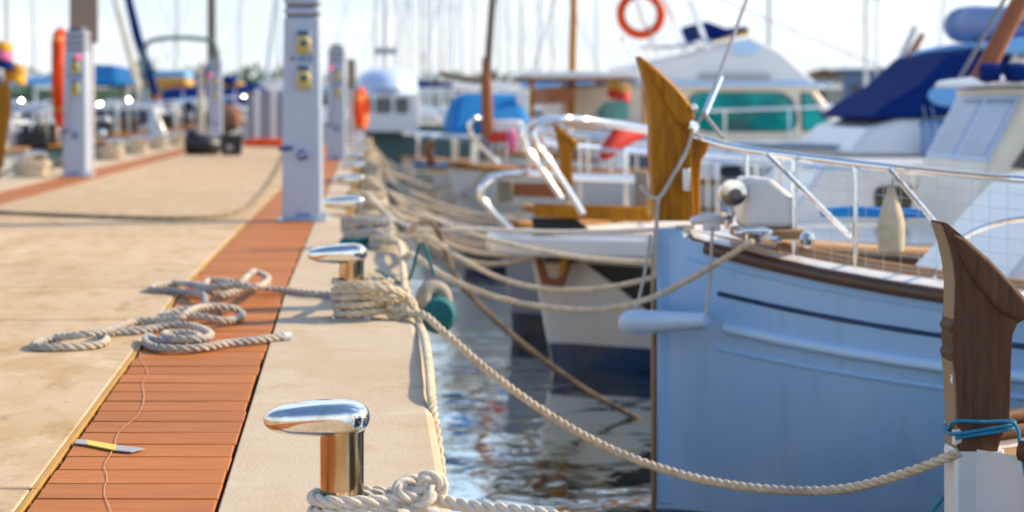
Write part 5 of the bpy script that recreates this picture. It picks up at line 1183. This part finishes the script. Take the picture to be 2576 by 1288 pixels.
l6, HL6 = left('sailing_boat', 37.3, 9, 2.9, 1.1, 'boat carrying a grey green arch and a tall dark mast', hullm='creamhull', bootm='navy', cab=CBX(.8, 6, .85, 1.5), bx=-2.75)
Ya = 37.0
MB().tube(catmull([(xr(368, Ya), Ya, 1.0), (xr(368, Ya), Ya, zz(112, Ya)), (xr(400, Ya), Ya, zz(99, Ya)), (xr(450, Ya), Ya, zz(95, Ya)), (xr(510, Ya), Ya, zz(99, Ya)), (xr(540, Ya), Ya, zz(108, Ya)), (xr(542, Ya), Ya, 1.0)], 5), .045, 10).build('arch', 'greengrey', l6)
mast(l6, (xr(529, Ya), Ya+.3, .8), (xr(531, Ya), Ya+.3, 11), .085, 'darkmast', spread=.6, stays=[(-2.8, 37.3, 1), (-10, 37.3, 1)])
flag(l6, V((xr(507, 36.4), 36.4, zz(160, 36.4))), .22, .36, ['bluecloth', 'red', 'yellow'])
MB().tube([(xr(505, 36.4), 36.4, .9), (xr(507, 36.4), 36.4, zz(158, 36.4))], .06, 10).build('white_post', 'creamhull', l6)
l7, HL7 = left('wooden_boat', 41.0, 9.5, 3.0, 1.15, 'boat with tan awnings, a leaning navy boom and a leaning white spar', hullm='white', bootm='navy', cab=CBX(1.2, 6, .9, 1.5), bx=-2.4)
awning(l7, 41., 312, 378, 210, 228, 'tancloth'); awning(l7, 41.4, 352, 468, 203, 224, 'tancloth'); awning(l7, 40.4, 520, 600, 212, 222, 'tancloth')
MB().prism([V((xr(x, 40.6), 40.6, zz(y, 40.6))) for x, y in ((385, 201), (470, 199), (466, 176), (392, 178))], (0, 1.8, 0)).build('canvas_top', 'skycloth', l7, True, .05)
MB().prism([V((xr(x, 40), 39.2, zz(y, 40))) for x, y in ((518, 210), (600, 214), (590, 192), (530, 188))], (0, 2, 0)).build('navy_top', 'navycloth', l7, True, .05)
Yb = 38.8
MB().tube([(xr(305, Yb), Yb, zz(-80, Yb)), (xr(345, Yb), Yb, zz(90, Yb)), (xr(392, Yb), Yb, zz(240, Yb))], [.07, .095, .08], 10).build('navy_boom', 'navycloth', l7)
MB().tube([(xr(268, Yb), Yb-.1, zz(-80, Yb)), (xr(320, Yb), Yb-.1, zz(110, Yb)), (xr(368, Yb), Yb-.1, zz(285, Yb))], [.045, .07, .08], 10).build('white_spar', 'creamhull', l7)
MB().tube([(xr(392, Yb), Yb, zz(238, Yb)), (xr(398, Yb), Yb, .9)], .10, 8).build('mast_step', 'redwood', l7)
l8, HL8 = left('motor_boat', 46.0, 9, 3.0, 1.2, 'far grey boat with a navy cover beyond the grey gate', hullm='greyhull', bootm='navy', cab=CBX(1.6, 6, .9, 1.6), bx=-1.4, cover=([(.6, 1.5), (3.4, 1.5), (3.0, 2.0), (1.0, 2.0)], 'navycloth'))
MB().lathe([(.05, -.25), (.22, -.15), (.27, 0), (.22, .15), (.05, .25)], (xr(575, 36.2), 36.2, zz(298, 36.2)), 'X', 14).build('red_float', 'rooftile', l6)
MB().tube([(xr(575, 36.2), 36.2, zz(298, 36.2)), (xr(575, 36.4), 36.6, 1.0)], .02, 6).build('float_line', 'rope_grey', l6)
# chrome balls added for sun glints, dark engine boxes and fenders on those boats
rg = random.Random(21)
fcol = {'navycloth': 'navy', 'white': 'white', 'blackplastic': 'black', 'redwood': 'brown', 'greypvc': 'blue grey'}
for (bt, H) in LB[1:7]:
    for k in range(11):
        x = rg.uniform(.03, 1.6); p = H.S(x, 0, -1, -rg.uniform(.05, .3)); zt_ = p.z+rg.uniform(.1, .55); r_ = rg.uniform(.035, .065)
        q_ = V((p.x, p.y, zt_))
        MB().lathe([(.003, -r_)]+[(r_*math.cos(a), r_*math.sin(a)) for a in (-1.1, -.6, 0, .6, 1.1)]+[(.003, r_)], q_, 'Z', 16).build('glint_ball', 'rail', bt, angle=90)
        MB().tube([p-V((0, 0, .05)), q_], .012, 6).build('stanchion', 'rail', bt)
    for k in range(6):
        x = rg.uniform(.2, 2.2); p = H.S(x, 0, -1, -rg.uniform(.1, .4)); m_ = rg.choice(['blackplastic', 'navycloth', 'redwood', 'black', 'blackplastic', 'mahogany'])
        MB().box(p+V((0, 0, .10)), (rg.uniform(.15, .4), .3, rg.uniform(.2, .4))).build('deck_box', m_, bt, True, .03)
    for k in range(3):
        x = .25+.5*k+rg.uniform(0, .2); m_ = rg.choice(list(fcol)); p = H.S(x, .08, -1, .11)-V((0, 0, .36))
        f = thing('fender', p, fcol[m_]+' fender hung on the side of a crowded boat bow', 'fender', 'fenders among the crowded bows')
        MB().lathe([(.02, 0), (.08, .03), (.10, .12), (.095, .28), (.05, .36), (.018, .40)], p, 'Z', 14).build('body', m_, f)
        MB().tube([p+V((0, 0, .38)), H.S(x, 0, -1, .02)+V((0, 0, .02))], .010, 5).build('lanyard', 'rope_grey', f)

# ------------------------------------------------------------------ distant sailing boats: hull, cabin, mast
SG = 'distant sailing boats'; SL = 'distant sailing boat with a tall pale mast against the sky'
spots = [(18, 52, .07, 0), (440, 64, .05, .3), (655, 58, .06, 1.6), (1035, 70, .05, 0), (1060, 66, .06, 0), (1108, 74, .07, 0), (1140, 64, .05, 0), (1165, 80, .06, -.3), (1310, 60, .05, .1), (1350, 62, .05, .4), (1085, 90, .06, 0), (1000, 84, .06, 0),
         (1935, 66, .09, 0), (2178, 70, .07, 0), (2205, 90, .05, 0), (2345, 64, .04, 1.2), (760, 75, .06, 0), (700, 84, .05, 0), (945, 62, .05, 0), (1015, 95, .06, .2), (1075, 105, .07, 0), (1125, 98, .06, 0), (1188, 72, .05, .2), (1255, 88, .06, 0), (1285, 68, .05, -.4), (1390, 78, .06, 0), (1500, 74, .06, 0), (600, 70, .05, .2), (90, 66, .05, -.3)]
for (px, Y, r_, lean) in spots:
    x = xr(px, Y); H = Hull(x-3.5, Y, 9, 2.8, 1.2, 1.0, 1.0, stem=.08, rake=.6)
    b_ = base_boat('sailing_boat', H, SL, 'white', 'navy', .85, 'white', None, group=SG)
    cabin(b_, H, [(2.4, 1.0), (6, 1.0), (6, 1.4), (2.9, 1.45)], 1.6, 'white', 'cabin', [rounded(3.1, 1.15, 4.2, 1.32, .04)], 'darkglass')
    tp = V((x+lean, Y, 13.5)); mast(b_, (x, Y, 1.0), tp, r_, 'alu', spread=.7, stays=[(H.bx+.1, Y, 1.2), (H.bx+8.8, Y, 1.1)])
    cm = R.choice(['navycloth', 'skycloth', 'white', 'white'])
    b_['label'] = 'distant sailing boat with a tall pale mast and a %s furled sail' % {'navycloth': 'navy', 'skycloth': 'light blue', 'white': 'white'}[cm]
    MB().tube([V((x, Y, 2.1)), V((x+1.2, Y, 2.15)), V((x+2.4, Y, 2.1))], [.09, .13, .07], 8).build('furled_sail', cm, b_)

# ------------------------------------------------------------------ mooring lines from the far bollards to the bows
G5 = 'mooring lines strung from the far bollards to the boats'
FL = 'pale mooring line strung from a far bollard towards a moored bow'
for (bi, H, sd, sag) in ((3, H3, -1, .20), (3, H3, 1, .28), (4, H4, -1, .25), (4, H4, 1, .3), (4, H5, -1, .22), (5, H5, -1, .3), (5, H5, 1, .25), (5, H6, -1, .3), (6, H6, 1, .3), (6, H11, -1, .25), (7, H11, 1, .3), (7, H10, -1, .25), (8, H10, 1, .25), (8, H9, -1, .3), (9, H9, 1, .2), (3, H4, -1, .12), (3, H4, 1, .34), (4, H3, 1, .16), (4, H5, 1, .14), (5, H4, 1, .10), (5, H6, 1, .16), (6, H5, 1, .10), (6, H6, -1, .4), (7, H6, 1, .12), (7, H11, -1, .15)):
    y_ = B[bi].location.y; A = V((.17, y_-.1, ZD+.03)); C_ = H.S(.35, 0, sd, -.02)+V((0, 0, .02)); pts = [V((.03, y_-.05, ZD+.12)), A]
    for k in range(1, 6):
        t_ = k/6; p = A.lerp(C_, t_); p.z -= sag*4*t_*(1-t_); pts.append(p)
    pts.append(C_)
    tag(MB().tube(catmull(pts, 6), .014, 7).build('mooring_rope', 'rope_tan'), FL, 'rope', G5)
